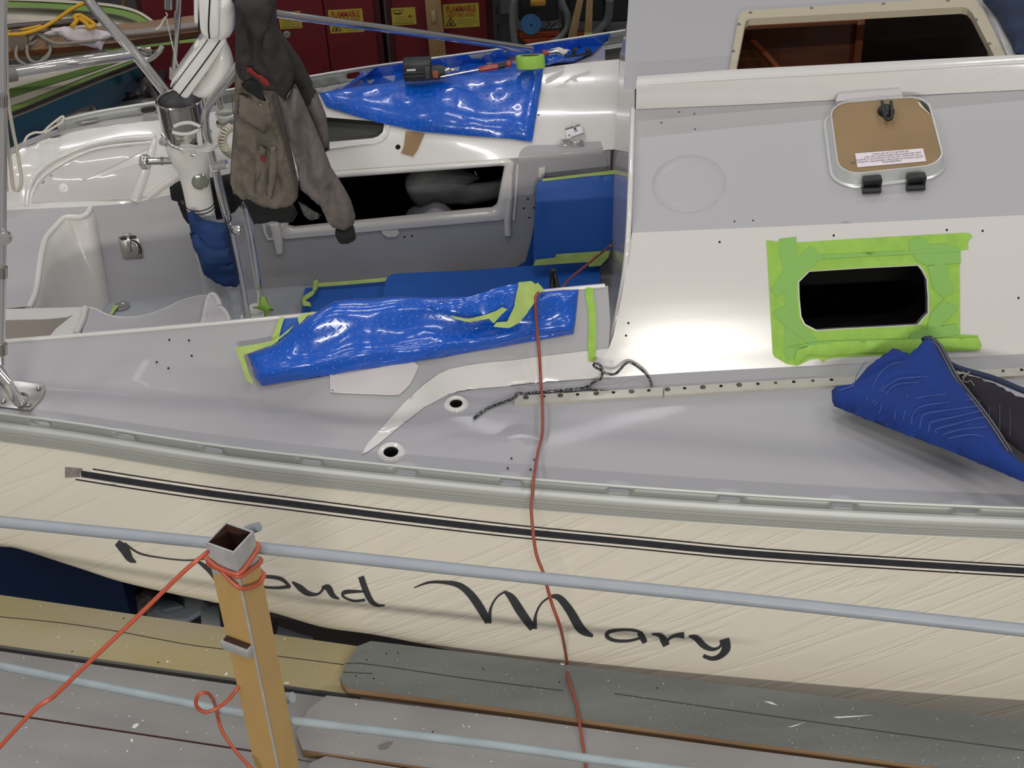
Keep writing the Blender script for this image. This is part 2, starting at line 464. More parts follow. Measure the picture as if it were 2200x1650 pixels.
ROWC = [(-150, 797, 3.25), (0, 812, 3.25), (200, 830, 3.25), (400, 852, 3.245), (600, 886, 3.235), (780, 930, 3.225), (868, 909, 3.225), (963, 848, 3.23), (1100, 829, 3.23), (1164, 822, 3.23), (1409, 804, 3.24), (1600, 793, 3.25), (1873, 779, 3.26), (2200, 760, 3.28), (2350, 751, 3.285)]
ROWD = [(-150, 748, 3.28), (0, 735, 3.30), (300, 710, 3.36), (600, 683, 3.44), (900, 654, 3.46), (1240, 620, 3.47), (1340, 611, 3.475)]
ROOFE = [(1290, 503, 3.61), (1358, 500, 3.62), (1780, 482, 3.63), (2200, 462, 3.64), (2350, 455, 3.645)]
ROOFI = [(1290, 240, 3.735), (1365, 236, 3.74), (1600, 225, 3.745), (2200, 193, 3.76), (2350, 185, 3.765)]
tb = toe_off(0.0, 3.20)
rowT = [(prj(p)[0], prj(p)[1], 3.20) for p in tb][::4]
cDECK = Carrier(crows([rowT, ROWC], -150, 2350, 126, 6))
_cr = crows([ROWC[:11], ROWD], -150, 1345, 90, 6)
_cr.append([b+(b-a)*.25 for a, b in zip(_cr[-2], _cr[-1])])
cCOAM = Carrier(_cr)
cCOAMX = Carrier(_cr[-3:]+[[b+(b-a)*3.0 for a, b in zip(_cr[-3], _cr[-2])]])
class Multi:
    def __init__(s, *c): s.c = c
    def hit(s, px, py, off=0.0):
        best = None; d = ray(px, py).normalized()
        for c in s.c:
            co, no, i, ds = c.bvh.ray_cast(CAM, d)
            if co is not None and (best is None or ds < best[1]):
                if no.dot(d) > 0: no = -no
                best = (co, ds, no)
        if best is None:
            q = s.c[0].hit(px, py, off); s.n = s.c[0].n; return q
        s.n = best[2]; return best[0]+best[2]*off
cDC = Multi(cDECK, cCOAM)
# cabin side: from its foot out through a rounded shoulder to the roof
cs = crows([ROWC[9:], ROOFE], 1290, 2350, 60, 8)
for k_, r_ in enumerate(cs):
    for i_ in range(len(r_)): r_[i_] = r_[i_]+V((0, -.8, .55))*(.008*math.sin(math.pi*(k_/8)**1.4))
cSIDE = Carrier(cs)
cROOF = Carrier(crows([ROOFE, ROOFI], 1290, 2350, 60, 4))

edge_d = [(x, interp(ROWD, x)[0]) for x in range(-140, 1311, 50)]
toe_px = [(x, interp(rowT, x)[0]) for x in range(-140, 2341, 60)]
foot = [(x, interp(ROWC, x)[0]) for x in range(1100, 2341, 40)]
tail_low = [(777, 978), (790, 972), (814, 955), (868, 909), (909, 876), (964, 846), (1030, 834), (1100, 829)]
tail_up = [(1308, 748), (1164, 765), (1100, 774), (1050, 778), (1000, 785), (964, 793), (942, 803), (909, 827), (868, 865), (827, 912), (789, 955), (777, 978)]
h1 = [(980+22*math.cos(a), 868+15*math.sin(a)) for a in [i*math.pi/12 for i in range(24)]]
h2 = [(839+24*math.cos(a), 972+16*math.sin(a)) for a in [i*math.pi/12 for i in range(24)]]
outl = toe_px + [(2340, 752)] + foot[::-1] + tail_low[::-1] + tail_up[::-1][1:] + [(1311, 690), (1308, 640), (1306, 614)] + edge_d[::-1][1:]
# the deck and coaming as one moulding; the paler cabin side with its tail is another
patch('side_deck', outl, cDC, GREY, boat, 15, holes=[h1, h2])
tail = patch('tail_moulding', [(777, 978)]+tail_low[1:]+[(1164, 822), (1290, 814), (1310, 812), (1325, 755)]+tail_up[:-1], cDC, WHITE, boat, 9, off=.003)
# cabin side with the cut-out window
side_out = [(1300, 813)]+[(x, interp(ROWC, x)[0]) for x in range(1360, 2341, 60)]+[(2340, interp(ROOFE, 2340)[0])]+[(x, interp(ROOFE, x)[0]) for x in range(2320, 1370, -60)]+[(1358, 500), (1348, 560), (1335, 640), (1318, 720), (1308, 748), (1290, 775)]
win = [(1739, 584), (1850, 577), (1972, 571), (1981, 582), (1990, 600), (1993, 640), (1993, 672), (1985, 680), (1971, 697), (1900, 701), (1798, 706), (1755, 709), (1730, 696), (1722, 680), (1718, 640), (1717, 606)]
patch('cabin_side', side_out, cSIDE, WHITE, boat, 14, holes=[win])
roof_out = [(x, interp(ROOFE, x)[0]) for x in range(1358, 2341, 60)]+[(2340, 186)]+[(x, interp(ROOFI, x)[0]) for x in range(2320, 1370, -60)]+[(1359, 236)]
patch('cabin_roof', roof_out, cROOF, GREY2, boat, 16)
# white corner strip running down the cabin's after corner
corner = [(1359, 236), (1357, 300), (1354, 400), (1350, 500), (1343, 580), (1331, 650), (1318, 710), (1308, 748)]
cz = [3.745, 3.72, 3.68, 3.62, 3.52, 3.42, 3.34, 3.285]
cpts = catmull([P(x, y, z=z) for (x, y), z in zip(corner, cz)], 30)
T('cabin_corner', cpts, .009, WHITE, boat, 12)
# window reveal and the dark cabin behind it
wr = [cSIDE.hit(x, y) for x, y in sm(win, 48)]; cSIDE.hit(1850, 640); wn = cSIDE.n.copy()
wr0 = [cSIDE.hit(x, y, .001) for x, y in win]
loft('window_reveal', [wr0+[wr0[0]], [p-wn*.03 for p in wr0+[wr0[0]]]], mat('cut_laminate', (120, 118, 116), .8, var=.4, vs=60), boat, n=17, smooth=False)
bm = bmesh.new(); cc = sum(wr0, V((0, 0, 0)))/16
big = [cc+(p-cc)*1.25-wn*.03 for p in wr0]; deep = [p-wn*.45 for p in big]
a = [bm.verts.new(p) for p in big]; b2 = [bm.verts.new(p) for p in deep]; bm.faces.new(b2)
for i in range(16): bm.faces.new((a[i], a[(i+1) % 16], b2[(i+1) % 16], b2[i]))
obj('dark_interior', bm, HOLE, boat)  # near-black box: the unlit cabin's darkness is put into its colour

# hull
Sil = [(-200, 1140), (0, 1172), (27, 1174), (164, 1217), (264, 1249), (464, 1293), (575, 1312), (691, 1345), (800, 1361), (936, 1388), (1045, 1410), (1500, 1480), (2200, 1570), (2400, 1594)]
hrows = []
silp = []
for i, p in enumerate(toe):
    px = prj(p)[0]; sy = interp(Sil, px)[0]; silp.append(P(px, sy, y=p.y-.015))
top = toe_off(.014, 3.135)
h0 = top; h1r = [a.lerp(b, .45)+V((0, -.022, 0)) for a, b in zip(top, silp)]; h1b = [a.lerp(b, .8)+V((0, -.02, 0)) for a, b in zip(top, silp)]
hull_rows = [h0, h1r, h1b, silp]
def turn(p, dy, dz): return V((p.x, p.y+dy, p.z+dz))
hull_rows2 = [silp, [turn(p, .05, -.05) for p in silp], [turn(p, .25, -.22) for p in silp], [turn(p, .7, -.5) for p in silp], [turn(p, 1.1, -1.4) for p in silp]]
hull = loft('hull', hull_rows+hull_rows2[1:2], CREAM, boat, n=150, sub=5)
loft('hull_bottom', hull_rows2[1:], mat('bottom_paint', (34, 28, 34), .7, var=.3, vs=9), boat, n=100, sub=3)
hr = [catmull(r, 150) for r in hull_rows]; cols = [catmull([r[j] for r in hr], 16) for j in range(150)]
cHULL = Carrier([[c[i] for c in cols] for i in range(16)])
# film folded under the topside, its shade put into the dark colour
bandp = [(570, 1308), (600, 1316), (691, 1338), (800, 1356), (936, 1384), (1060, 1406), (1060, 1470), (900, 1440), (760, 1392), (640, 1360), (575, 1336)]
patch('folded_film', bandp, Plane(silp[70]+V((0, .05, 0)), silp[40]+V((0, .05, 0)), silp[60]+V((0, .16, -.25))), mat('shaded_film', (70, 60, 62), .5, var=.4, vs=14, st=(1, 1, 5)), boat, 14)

# printed stripes and name on the hull
INK = mat('stripe_ink', (46, 48, 54), .5, var=.3, vs=40)
INKT = mat('stripe_edge', (30, 26, 32), .5)
def band(xy, w0, w1): return [(x, y+w0) for x, y in xy]+[(x, y+w1) for x, y in xy][::-1]
mid = [(175, 1017), (300, 1037), (450, 1059), (600, 1078), (850, 1110), (1100, 1139), (1350, 1163), (1600, 1187), (1900, 1207), (2200, 1225), (2340, 1232)]
mids = [(x, interp(mid, x)[0]) for x in range(175, 2341, 45)]
stripe = patch('stripe', band(mids, -6.5, 7), cHULL, INK, boat, 12, off=.0022)
patch('pinstripe', band([(x+25, y+4) for x, y in mids[:-1]], -15, -12.3), cHULL, INKT, boat, 10, off=.0022)
patch('pinstripe', band([(x-12, y-2) for x, y in mids], 13, 15.7), cHULL, INKT, boat, 10, off=.0022)
WS = mat('stripe_white', (236, 230, 216), .45)
patch('white_stripe', band([(x+22, y+3.5) for x, y in mids[:-1]], -12, -7), cHULL, WS, boat, 10, off=.0016)
patch('white_stripe', band([(x-10, y-2) for x, y in mids], 9, 13), cHULL, WS, boat, 10, off=.0016)
patch('worn_stripe_end', [(140, 1003), (178, 1006), (172, 1024), (140, 1026)], cHULL, mat('faded_ink', (150, 142, 138), .6, var=.4, vs=60), boat, 8, off=.0018)
LET = mat('name_ink', (58, 60, 64), .5, var=.25, vs=30)
name = {
 'letter_p': [[[(252, 1165), (268, 1180), (280, 1200), (293, 1207)], [14, 20, 14, 3]], [[(268, 1166), (300, 1188), (350, 1198), (400, 1203), (440, 1200)], [4, 4, 3, 3, 3]]],
 'letter_r': [[[(425, 1205), (452, 1225), (475, 1252), (490, 1275)], [5, 13, 15, 4]], [[(470, 1245), (492, 1222), (520, 1222)], [4, 7, 12]]],
 'letter_o': [[[(624, 1260), (604, 1243), (570, 1238), (542, 1242), (538, 1251)], [5, 8, 7, 6, 4]], [[(538, 1249), (560, 1259), (595, 1262), (624, 1259)], [4, 5, 6, 8]]],
 'letter_u': [[[(628, 1249), (645, 1262), (662, 1274), (682, 1276), (692, 1268), (697, 1258)], [3, 13, 11, 5, 5, 6]], [[(692, 1262), (705, 1262), (715, 1278), (729, 1286)], [5, 14, 11, 3]]],
 'letter_d': [[[(776, 1238), (784, 1262), (796, 1288), (810, 1299), (827, 1300)], [13, 13, 12, 7, 3]], [[(784, 1270), (760, 1270), (740, 1272), (738, 1281), (760, 1290), (785, 1288)], [4, 7, 9, 5, 5, 6]]],
 'letter_m': [[[(890, 1262), (920, 1251), (950, 1250), (985, 1256), (1010, 1275), (1030, 1302), (1050, 1336)], [2, 5, 7, 12, 16, 18, 15]],
              [[(1050, 1338), (1055, 1305), (1068, 1282), (1086, 1270)], [12, 5, 4, 4]], [[(1084, 1270), (1100, 1284), (1120, 1315), (1145, 1350)], [5, 16, 19, 15]],
              [[(1148, 1350), (1152, 1318), (1164, 1295), (1184, 1280)], [12, 5, 4, 4]], [[(1182, 1280), (1202, 1284), (1225, 1312), (1248, 1350), (1274, 1366)], [5, 14, 18, 19, 6]]],
 'letter_a': [[[(1383, 1366), (1370, 1355), (1340, 1352), (1310, 1356), (1304, 1366), (1320, 1375), (1350, 1376), (1376, 1370)], [7, 6, 6, 8, 9, 7, 6, 5]], [[(1374, 1358), (1381, 1370), (1386, 1380)], [12, 13, 11]]],
 'letter_r.001': [[[(1400, 1361), (1418, 1364), (1426, 1374), (1432, 1386)], [3, 10, 16, 15]], [[(1432, 1378), (1442, 1368), (1455, 1364), (1470, 1364)], [5, 6, 9, 14]]],
 'letter_y': [[[(1480, 1366), (1496, 1370), (1512, 1386), (1530, 1394), (1545, 1390), (1552, 1378)], [4, 13, 13, 8, 5, 6]], [[(1556, 1372), (1560, 1392), (1548, 1408), (1530, 1414), (1511, 1408)], [22, 19, 12, 9, 8]]]}
for nm, sts in name.items():
    bmx = bmesh.new()
    for pts, ws in sts:
        v2, fs, ol, hs = mesh2d(stroke(pts, ws), 7)
        vs = [bmx.verts.new(cHULL.hit(p[0], p[1], .0022)) for p in v2]
        for f in fs:
            try: nf = bmx.faces.new([vs[i] for i in f])
            except ValueError: continue
            nf.normal_update()
            if nf.normal.y > 0: nf.normal_flip()
        for v in [v for v in bmx.verts if not v.link_faces]: bmx.verts.remove(v)
    obj(nm.split('.')[0], bmx, LET, boat)

# toe rail: slotted flange, bead, fluted rub band
s_ = [0]
for a, b in zip(toe, toe[1:]): s_.append(s_[-1]+(b-a).length)
class StripCar:
    """(arc length*1000, height*1000) -> point on the standing flange"""
    def __init__(c, line, z0, s, k=0): c.l = line; c.z0 = z0; c.s = s; c.n = V((0, -1, 0))
    def hit(c, u, v, off=0):
        t = u/1000; i = 0
        lo, hi = 0, len(c.s)-1
        while hi-lo > 1:
            md = (lo+hi)//2
            if c.s[md] <= t: lo = md
            else: hi = md
        f = (t-c.s[lo])/(c.s[lo+1]-c.s[lo]); p = c.l[lo].lerp(c.l[lo+1], f)
        d = (c.l[lo+1]-c.l[lo]).normalized(); c.n = V((d.y, -d.x, 0))
        return V((p.x, p.y, c.z0+v/1000))+c.n*off
def slotted(name, line, s, z0, h, slots, m, parent, lw=.045):
    car = StripCar(line, z0, s); L = s[-1]*1000
    hs = []
    for c, w in slots:
        r = h*.26; q = []
        for i in range(7):
            a = math.pi/2+math.pi*i/6; q.append((c-w/2+r+r*math.cos(a), h*.5+r*math.sin(a)))
        for i in range(7):
            a = -math.pi/2+math.pi*i/6; q.append((c+w/2-r+r*math.cos(a), h*.5+r*math.sin(a)))
        hs.append(q)
    v2, fs, ol, _ = mesh2d([(1, 0), (L-1, 0), (L-1, h), (1, h)], 22, hs)
    bm = bmesh.new(); vs = [bm.verts.new(car.hit(p[0], p[1])) for p in v2]
    for f in fs:
        try: bm.faces.new([vs[i] for i in f])
        except ValueError: pass
    for v in [v for v in bm.verts if not v.link_faces]: bm.verts.remove(v)
    o = obj(name, bm, m, parent); md = o.modifiers.new('t', 'SOLIDIFY'); md.thickness = .004; md.offset = 0; return o
def toe_s(px):
    j = min(range(161), key=lambda i: abs(prj(toe[i])[0]-px)); return s_[j]*1000
slots = [(toe_s(x), 62) for x in (-110, 84, 267, 461, 664, 873, 1095, 1325, 1565, 1817, 2080, 2330)]
rail = slotted('toe_rail', toe, s_, 3.202, 31, slots, ALUD, boat)
T('rail_cap', toe_off(0, 3.235), .0048, ALU, boat, 8)
prof = [(0.0, 3.203), (.010, 3.201), (.018, 3.194), (.021, 3.186), (.021, 3.178), (.017, 3.172), (.015, 3.170)]
z = 3.169
for k in range(4):
    prof += [(.015, z), (.019, z-.001), (.019, z-.006), (.015, z-.0075)]; z -= .0088
prof += [(.015, z), (.016, z-.002), (.012, z-.004), (.0, z-.005)]
loft('rub_band', [toe_off(o, zz) for o, zz in prof], ALU, boat, n=161, smooth=False, sharp=25)
# small drilled holes in the moulding
bmx = bmesh.new()
def disc_on(bm, car, x, y, r, off=.0012, n=10):
    c = car.hit(x, y, off); nn = car.n.copy(); a = nn.orthogonal().normalized(); b = nn.cross(a)
    bm.faces.new([bm.verts.new(c+(a*math.cos(2*math.pi*i/n)+b*math.sin(2*math.pi*i/n))*r) for i in range(n)])
for x, y in [(365, 731), (407, 732), (413, 765), (338, 779), (363, 792), (744, 813), (866, 807), (799, 831), (1099, 987), (1148, 990), (1091, 1008), (1140, 1011), (1459, 0)][:-1]:
    disc_on(bmx, cDC, x, y, .0035, .0045)
for x, y in [(1350, 694), (1345, 721), (1546, 520), (1791, 506), (2034, 494), (2111, 496), (2188, 640)]: disc_on(bmx, cSIDE, x, y, .0035)
for x, y in [(1441, 422), (1441, 443), (1578, 476), (1459, 241), (1492, 245), (1421, 264), (1493, 278), (1618, 474)]: disc_on(bmx, cROOF, x, y, .003)
o = obj('drilled_holes', bmx, HOLE, boat); o['kind'] = 'stuff'
# deck pipe openings with white collars
for (cx, cy, rx) in ((980, 868, .032), (840, 972, .036)):
    c = cDECK.hit(cx, cy); n_ = cDECK.n.copy()
    LA('deck_collar', [(rx*.62, .0), (rx*.62, .004), (rx*.9, .009), (rx*1.15, .004), (rx*1.2, 0)], c, WHITE, boat, n_)
    LA('deck_bore', [(rx*.64, .003), (rx*.6, -.05), (0, -.052)], c, HOLE, boat, n_)
# winch pad moulded in the coaming
pad = [(712, 800), (713, 835), (720, 842), (800, 846), (850, 847), (862, 842), (880, 822), (897, 786), (890, 778), (716, 792)]
patch('winch_pad', pad, cDC, SILL, boat, 9, off=.005, thick=.008)
T('winch_pad_rim', [cDC.hit(x, y, .006) for x, y in [(712, 795), (713, 835), (720, 843), (800, 847), (850, 848), (862, 842), (880, 822), (897, 786)]], .0028, WHITE, boat, 6, 40)
# coaming edge and its inner face
edg = [P(x, interp(ROWD, x)[0], z=interp(ROWD, x)[1]) for x in range(-140, 1311, 40)]
T('coaming_edge', edg, .0065, WHITE, boat, 10)
loft('coaming_inner', [edg, [p+V((0, .03, -.01)) for p in edg], [p+V((0, .06, -.25)) for p in edg], [p+V((0, .06, -.5)) for p in edg]], WHITE, boat, n=60)

# cockpit sole and walls
bm = bmesh.new()
for q in ((-2.6, 4.02, 2.8), (.8, 4.02, 2.8), (.8, 5.4, 2.8), (-2.6, 5.4, 2.8)): bm.verts.new(q)
bm.faces.new(bm.verts); obj('cockpit_sole', bm, mat('sole_grey', (150, 152, 156), .5, coat=.1), boat)
p0 = [(-150, 380, 3.27), (0, 330, 3.27), (41, 308, 3.27), (109, 281, 3.27), (164, 267, 3.27), (245, 250, 3.27), (344, 240, 3.27), (500, 218, 3.27), (677, 190, 3.27), (800, 165, 3.27), (1073, 128, 3.27), (1330, 92, 3.27)]
p1 = [(-150, 392, 3.29), (0, 345, 3.29), (41, 321, 3.29), (109, 294, 3.3), (164, 282, 3.31), (245, 267, 3.33), (344, 258, 3.35), (500, 234, 3.42), (690, 202, 3.47), (860, 179, 3.47), (1000, 166, 3.47), (1165, 145, 3.47), (1330, 126, 3.47)]
p2 = [(-150, 455, 3.12), (0, 447, 3.12), (65, 436, 3.12), (190, 430, 3.12), (286, 428, 3.12), (370, 411, 3.15), (480, 398, 3.2), (560, 388, 3.22), (726, 366, 3.26), (1094, 340, 3.29), (1330, 320, 3.30)]
p2b = [(-150, 462, 3.115), (0, 452, 3.115), (65, 449, 3.115), (191, 443, 3.115), (290, 435, 3.115), (370, 417, 3.145), (480, 402, 3.195), (560, 390, 3.215), (726, 368, 3.255), (1094, 342, 3.285), (1330, 322, 3.295)]
w1 = [(-150, 672, 2.8), (191, 648, 2.8), (235, 645, 2.8), (530, 623, 2.8), (640, 613, 2.8), (840, 600, 2.8), (1130, 574, 2.8), (1330, 556, 2.8)]
cPD = Carrier(crows([p0, p1], -150, 1330, 90, 3))
RA = crows([p1, p2], -150, 1330, 90, 8)
for k, r in enumerate(RA):
    t = k/8; bl = math.sin(math.pi*t)*.03
    for i in range(len(r)): r[i] = r[i]+V((0, -.6, .8))*bl
cPIN = Carrier(RA)
cWALL = Carrier(crows([p2b, w1], -150, 1330, 90, 6))
def rowpx(r, a, b, st=40): return [(x, interp(r, x)[0]) for x in range(a, b+1, st)]
patch('port_deck', rowpx(p0, -100, 1300, 50)+rowpx(p1, -100, 1300, 50)[::-1], cPD, SILL, boat, 14)
recess = [(640, 262), (702, 252), (824, 262), (825, 270), (822, 284), (812, 293), (800, 297), (708, 305), (640, 310)]
patch('port_coaming', rowpx(p1, -100, 1330, 53)+[(1330, 127), (1330, 320)]+rowpx(p2, -100, 1330, 53)[::-1], cPIN, WHITE, boat, 12, holes=[recess])
patch('seat_ledge', rowpx(p2, -100, 1300, 50)+rowpx(p2b, -100, 1300, 50)[::-1], Carrier(crows([p2, p2b], -150, 1330, 90, 2)), WHITE, boat, 10)
rc = [cPIN.hit(x, y) for x, y in recess]; cPIN.hit(720, 280); rn = cPIN.n.copy()
bm = bmesh.new(); a = [bm.verts.new(p) for p in rc]; b2 = [bm.verts.new(p-rn*.05) for p in rc]; bm.faces.new(b2)
for i in range(len(rc)): bm.faces.new((a[i], a[(i+1) % len(rc)], b2[(i+1) % len(rc)], b2[i]))
obj('coaming_recess', bm, mat('recess_grey', (66, 66, 62), .6), boat)
T('recess_rim', [cPIN.hit(x, y, .002) for x, y in [(640, 322), (707, 319), (770, 311), (808, 306), (828, 294), (834, 278), (832, 262)]], .006, WHITE, boat, 8, 40)
# port quarter panel and its curved rim
qp = [(76, 435), (72, 420), (90, 392), (136, 360), (191, 333), (250, 321), (327, 314), (318, 345), (300, 395), (286, 428), (180, 432)]
patch('quarter_panel', sm(qp[:7], 30)[:26]+qp[7:], cPIN, mat('quarter_grey', (196, 190, 186), .3, coat=.3), boat, 10, off=.004, thick=.004)
for rr, oo, pts in ((.012, .003, [(58, 440), (62, 405), (80, 372), (125, 340), (185, 315), (250, 302), (335, 296)]), (.007, .003, [(66, 440), (70, 412), (88, 384), (134, 352), (190, 326), (250, 314), (330, 306)])):
    T('quarter_rim', [cPIN.hit(x, y, oo) for x, y in pts], rr, WHITE, boat, 10, 40)
T('quarter_post', [cPIN.hit(x, y, .004) for x, y in [(291, 432), (300, 405), (312, 370), (326, 330), (334, 300)]], [.022, .02, .018, .016, .012], WHITE, boat, 12)
T('quarter_brace', [cPIN.hit(x, y, .004) for x, y in [(320, 424), (350, 400), (385, 378), (420, 360)]], .012, WHITE, boat, 10)
LA('deck_plug', [(0, .012), (.006, .012), (.008, .006), (.018, .004), (.018, 0)], cPIN.hit(137, 404), FOAMW, boat, cPIN.n)
# port wall with the big locker opening
opn = [(618, 488), (632, 400), (640, 388), (732, 380), (1080, 354), (1084, 358), (1068, 446), (1062, 452), (630, 491)]
wall_out = rowpx(p2b, 191, 1311, 56)+[(1311, 330), (1311, 557)]+rowpx(w1, 235, 1311, 56)[::-1]+[(225, 610), (214, 560), (205, 515), (199, 470)]
patch('cockpit_wall', wall_out, cWALL, GREY, boat, 13, holes=[opn])
ring0 = [(600, 505), (618, 392), (632, 377), (735, 367), (1094, 341), (1104, 345), (1088, 462), (1082, 470), (612, 512)]
def rg(r, off, n=72): return [cWALL.hit(x, y, off) for x, y in [tuple(q) for q in catmull([V(p) for p in densify(r, 30)], n, True)]]
loft('locker_frame', [rg(ring0, .0), rg(ring0, .009), rg([((a[0]+b[0])/2, (a[1]+b[1])/2) for a, b in zip(ring0, opn)], .012), rg(opn, .008), rg(opn, -.03)], WHITE, boat, n=72, close=True, smooth=False, sharp=80)
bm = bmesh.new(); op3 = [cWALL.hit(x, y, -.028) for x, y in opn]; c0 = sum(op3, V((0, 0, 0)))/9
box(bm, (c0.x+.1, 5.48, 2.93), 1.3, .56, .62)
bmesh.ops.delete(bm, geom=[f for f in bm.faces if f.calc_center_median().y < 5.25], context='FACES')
bmesh.ops.reverse_faces(bm, faces=bm.faces); obj('locker_inside', bm, DARK, boat)  # near-black lining stands in for the shade inside the locker
for (pts, w) in (([(590, 480), (597, 510), (601, 543)], [.02, .02, .013]), ([(1097, 352), (1095, 420), (1090, 470), (1091, 503)], [.009, .012, .014, .014])):
    T('drip_rib', [cWALL.hit(x, y, .004) for x, y in pts], w, WHITE, boat, 12)
T('drip_rib', [cWALL.hit(x, y, .002) for x, y in [(1112, 352), (1108, 420), (1104, 472)]], .006, WHITE, boat, 8)
T('frame_foot', [cWALL.hit(x, y, .002) for x, y in [(566, 482), (570, 500), (576, 514), (595, 513)]], .006, WHITE, boat, 8)
patch('wall_tab', [(820, 494), (855, 492), (858, 500), (850, 507), (832, 508), (822, 501)], cWALL, WHITE, boat, 8, off=.008, thick=.008)
bmx = bmesh.new()
for x, y in [(1134, 427), (1125, 447), (1147, 446), (1137, 467), (869, 509), (885, 507)]: disc_on(bmx, cWALL, x, y, .004)
for x, y in [(129, 425), (145, 437), (1157, 247)]: disc_on(bmx, cPIN, x, y, .004)
disc_on(bmx, cPIN, 855, 316, .010)
o = obj('drilled_holes', bmx, HOLE, boat); o['kind'] = 'stuff'
# seats: stern seat, its fall into the footwell, starboard wave seat and box
ST = 3.115
se = [(191, 443), (184, 456), (172, 463), (152, 463), (136, 464), (117, 482), (95, 509), (85, 545), (80, 580), (74, 618), (66, 642), (57, 659)]
zst = ZPlane(ST)
patch('stern_seat', [(-120, 458), (14, 450)]+se+[(0, 664), (-120, 672)], zst, GREY2, boat, 16)
sp = [zst.hit(x, y) for x, y in se]
T('seat_edge', [q+V((.004, 0, -.008)) for q in sp], .012, WHITE, boat, 10, 50)
bot = [P(x, y, z=2.8) for x, y in [(235, 645), (228, 655), (215, 670), (190, 700), (160, 740), (130, 790)]]
loft('footwell_side', [catmull(sp, 24), [a.lerp(b, .12)+V((.015, 0, 0)) for a, b in zip(catmull(sp, 24), catmull(bot, 24))], catmull(bot, 24)], mat('footwell_white', (205, 201, 195), .25, coat=.4), boat, n=30, sub=5)
wv = [(187, 660), (205, 664), (218, 671), (232, 677), (255, 682), (280, 682), (305, 679), (330, 672), (358, 661), (385, 648), (405, 641), (430, 636), (450, 635)]
nr = [P(x, interp(ROWD, x)[0]+14, z=ST).y for x in (60, 460)]
patch('wave_seat', [(172, 735)]+wv+[(440, 700), (436, 712)], zst, GREY2, boat, 10)
wp = [zst.hit(x, y) for x, y in wv]
T('wave_seat_edge', [p+V((0, .004, -.006)) for p in wp], .006, WHITE, boat, 8, 40)
loft('wave_seat_side', [wp, [V((p.x, p.y+.05, 2.8)) for p in wp]], GREY, boat, n=40)
rm = [(450, 635), (462, 638), (470, 650), (474, 663), (480, 668), (487, 676), (494, 694), (490, 712), (434, 712), (440, 680)]
puff('seat_end', sm(rm, 40), zst, SILL, boat, h=.02, R=10, sp=6, off=0)
T('seat_end_rim', [zst.hit(x, y, .012) for x, y in [(434, 710), (440, 690), (447, 655), (453, 640), (462, 640), (469, 650), (474, 664)]], .010, WHITE, boat, 8, 30)
T('seat_end_rim', [zst.hit(x, y, .010) for x, y in [(457, 706), (461, 685), (467, 670), (478, 668), (488, 680), (494, 696)]], .009, WHITE, boat, 8, 30)
bx = [(-120, 668), (0, 664), (160, 660), (187, 660), (180, 690), (165, 735), (-120, 760)]
inn = [(-110, 694), (0, 688), (95, 686), (140, 682), (158, 676), (120, 706), (96, 735), (-110, 752)]
patch('box_seat', bx, zst, WHITE, boat, 12, holes=[inn], thick=.01)
i3 = [zst.hit(x, y) for x, y in inn]
bm = bmesh.new(); a = [bm.verts.new(p) for p in i3]; c1 = sum(i3, V((0, 0, 0)))/len(i3); b2 = [bm.verts.new(V((c1.x+(p.x-c1.x)*.9, c1.y+(p.y-c1.y)*.9, ST-.12))) for p in i3]; bm.faces.new(b2)
for i in range(len(i3)): bm.faces.new((a[i], a[(i+1) % len(i3)], b2[(i+1) % len(i3)], b2[i]))
obj('seat_box_well', bm, mat('well_beige', (196, 188, 180), .35, coat=.3), boat)
T('box_rib', [zst.hit(x, y, .004) for x, y in [(184, 664), (178, 690), (164, 720)]], .012, WHITE, boat, 8)
loft('box_side', [[zst.hit(x, y) for x, y in [(-120, 668), (0, 664), (160, 660), (187, 660)]], [zst.hit(x, y)+V((0, .02, -.3)) for x, y in [(-120, 668), (0, 664), (160, 660), (187, 660)]]], WHITE, boat, n=12)
# bulkhead (steep face at the after end of the cabin)
bk_r = [P(1356, 8, z=3.74), P(1363, 165, z=3.79), P(1363, 236, z=3.74), P(1357, 400, z=3.68), P(1349, 505, z=3.62), P(1340, 570, z=3.52), P(1331, 650, z=3.42), P(1312, 740, z=3.29)]
bk_l = [P(1331, 120, z=3.50), P(1329, 200, z=3.45), P(1322, 270, z=3.35), P(1311, 357, z=3.18), P(1311, 430, z=3.05), P(1312, 520, z=2.92), P(1313, 590, z=2.8), P(1306, 640, z=2.8)]
loft('bulkhead', [bk_l, bk_r], SILL, boat, n=40, sub=4)
patch('nonskid_panel', sm([(1127, 318), (1200, 312), (1284, 305), (1292, 312), (1296, 367), (1172, 379), (1160, 385), (1150, 413), (1112, 413), (1111, 360)], 60), Multi(cPIN, cWALL), GREY, boat, 9, off=.004)
prism('step_notch', [cWALL.hit(x, y, .012) for x, y in [(1157, 360), (1171, 357), (1170, 375), (1158, 392)]], -cWALL.n*.02, WHITE, boat, bev=.003)

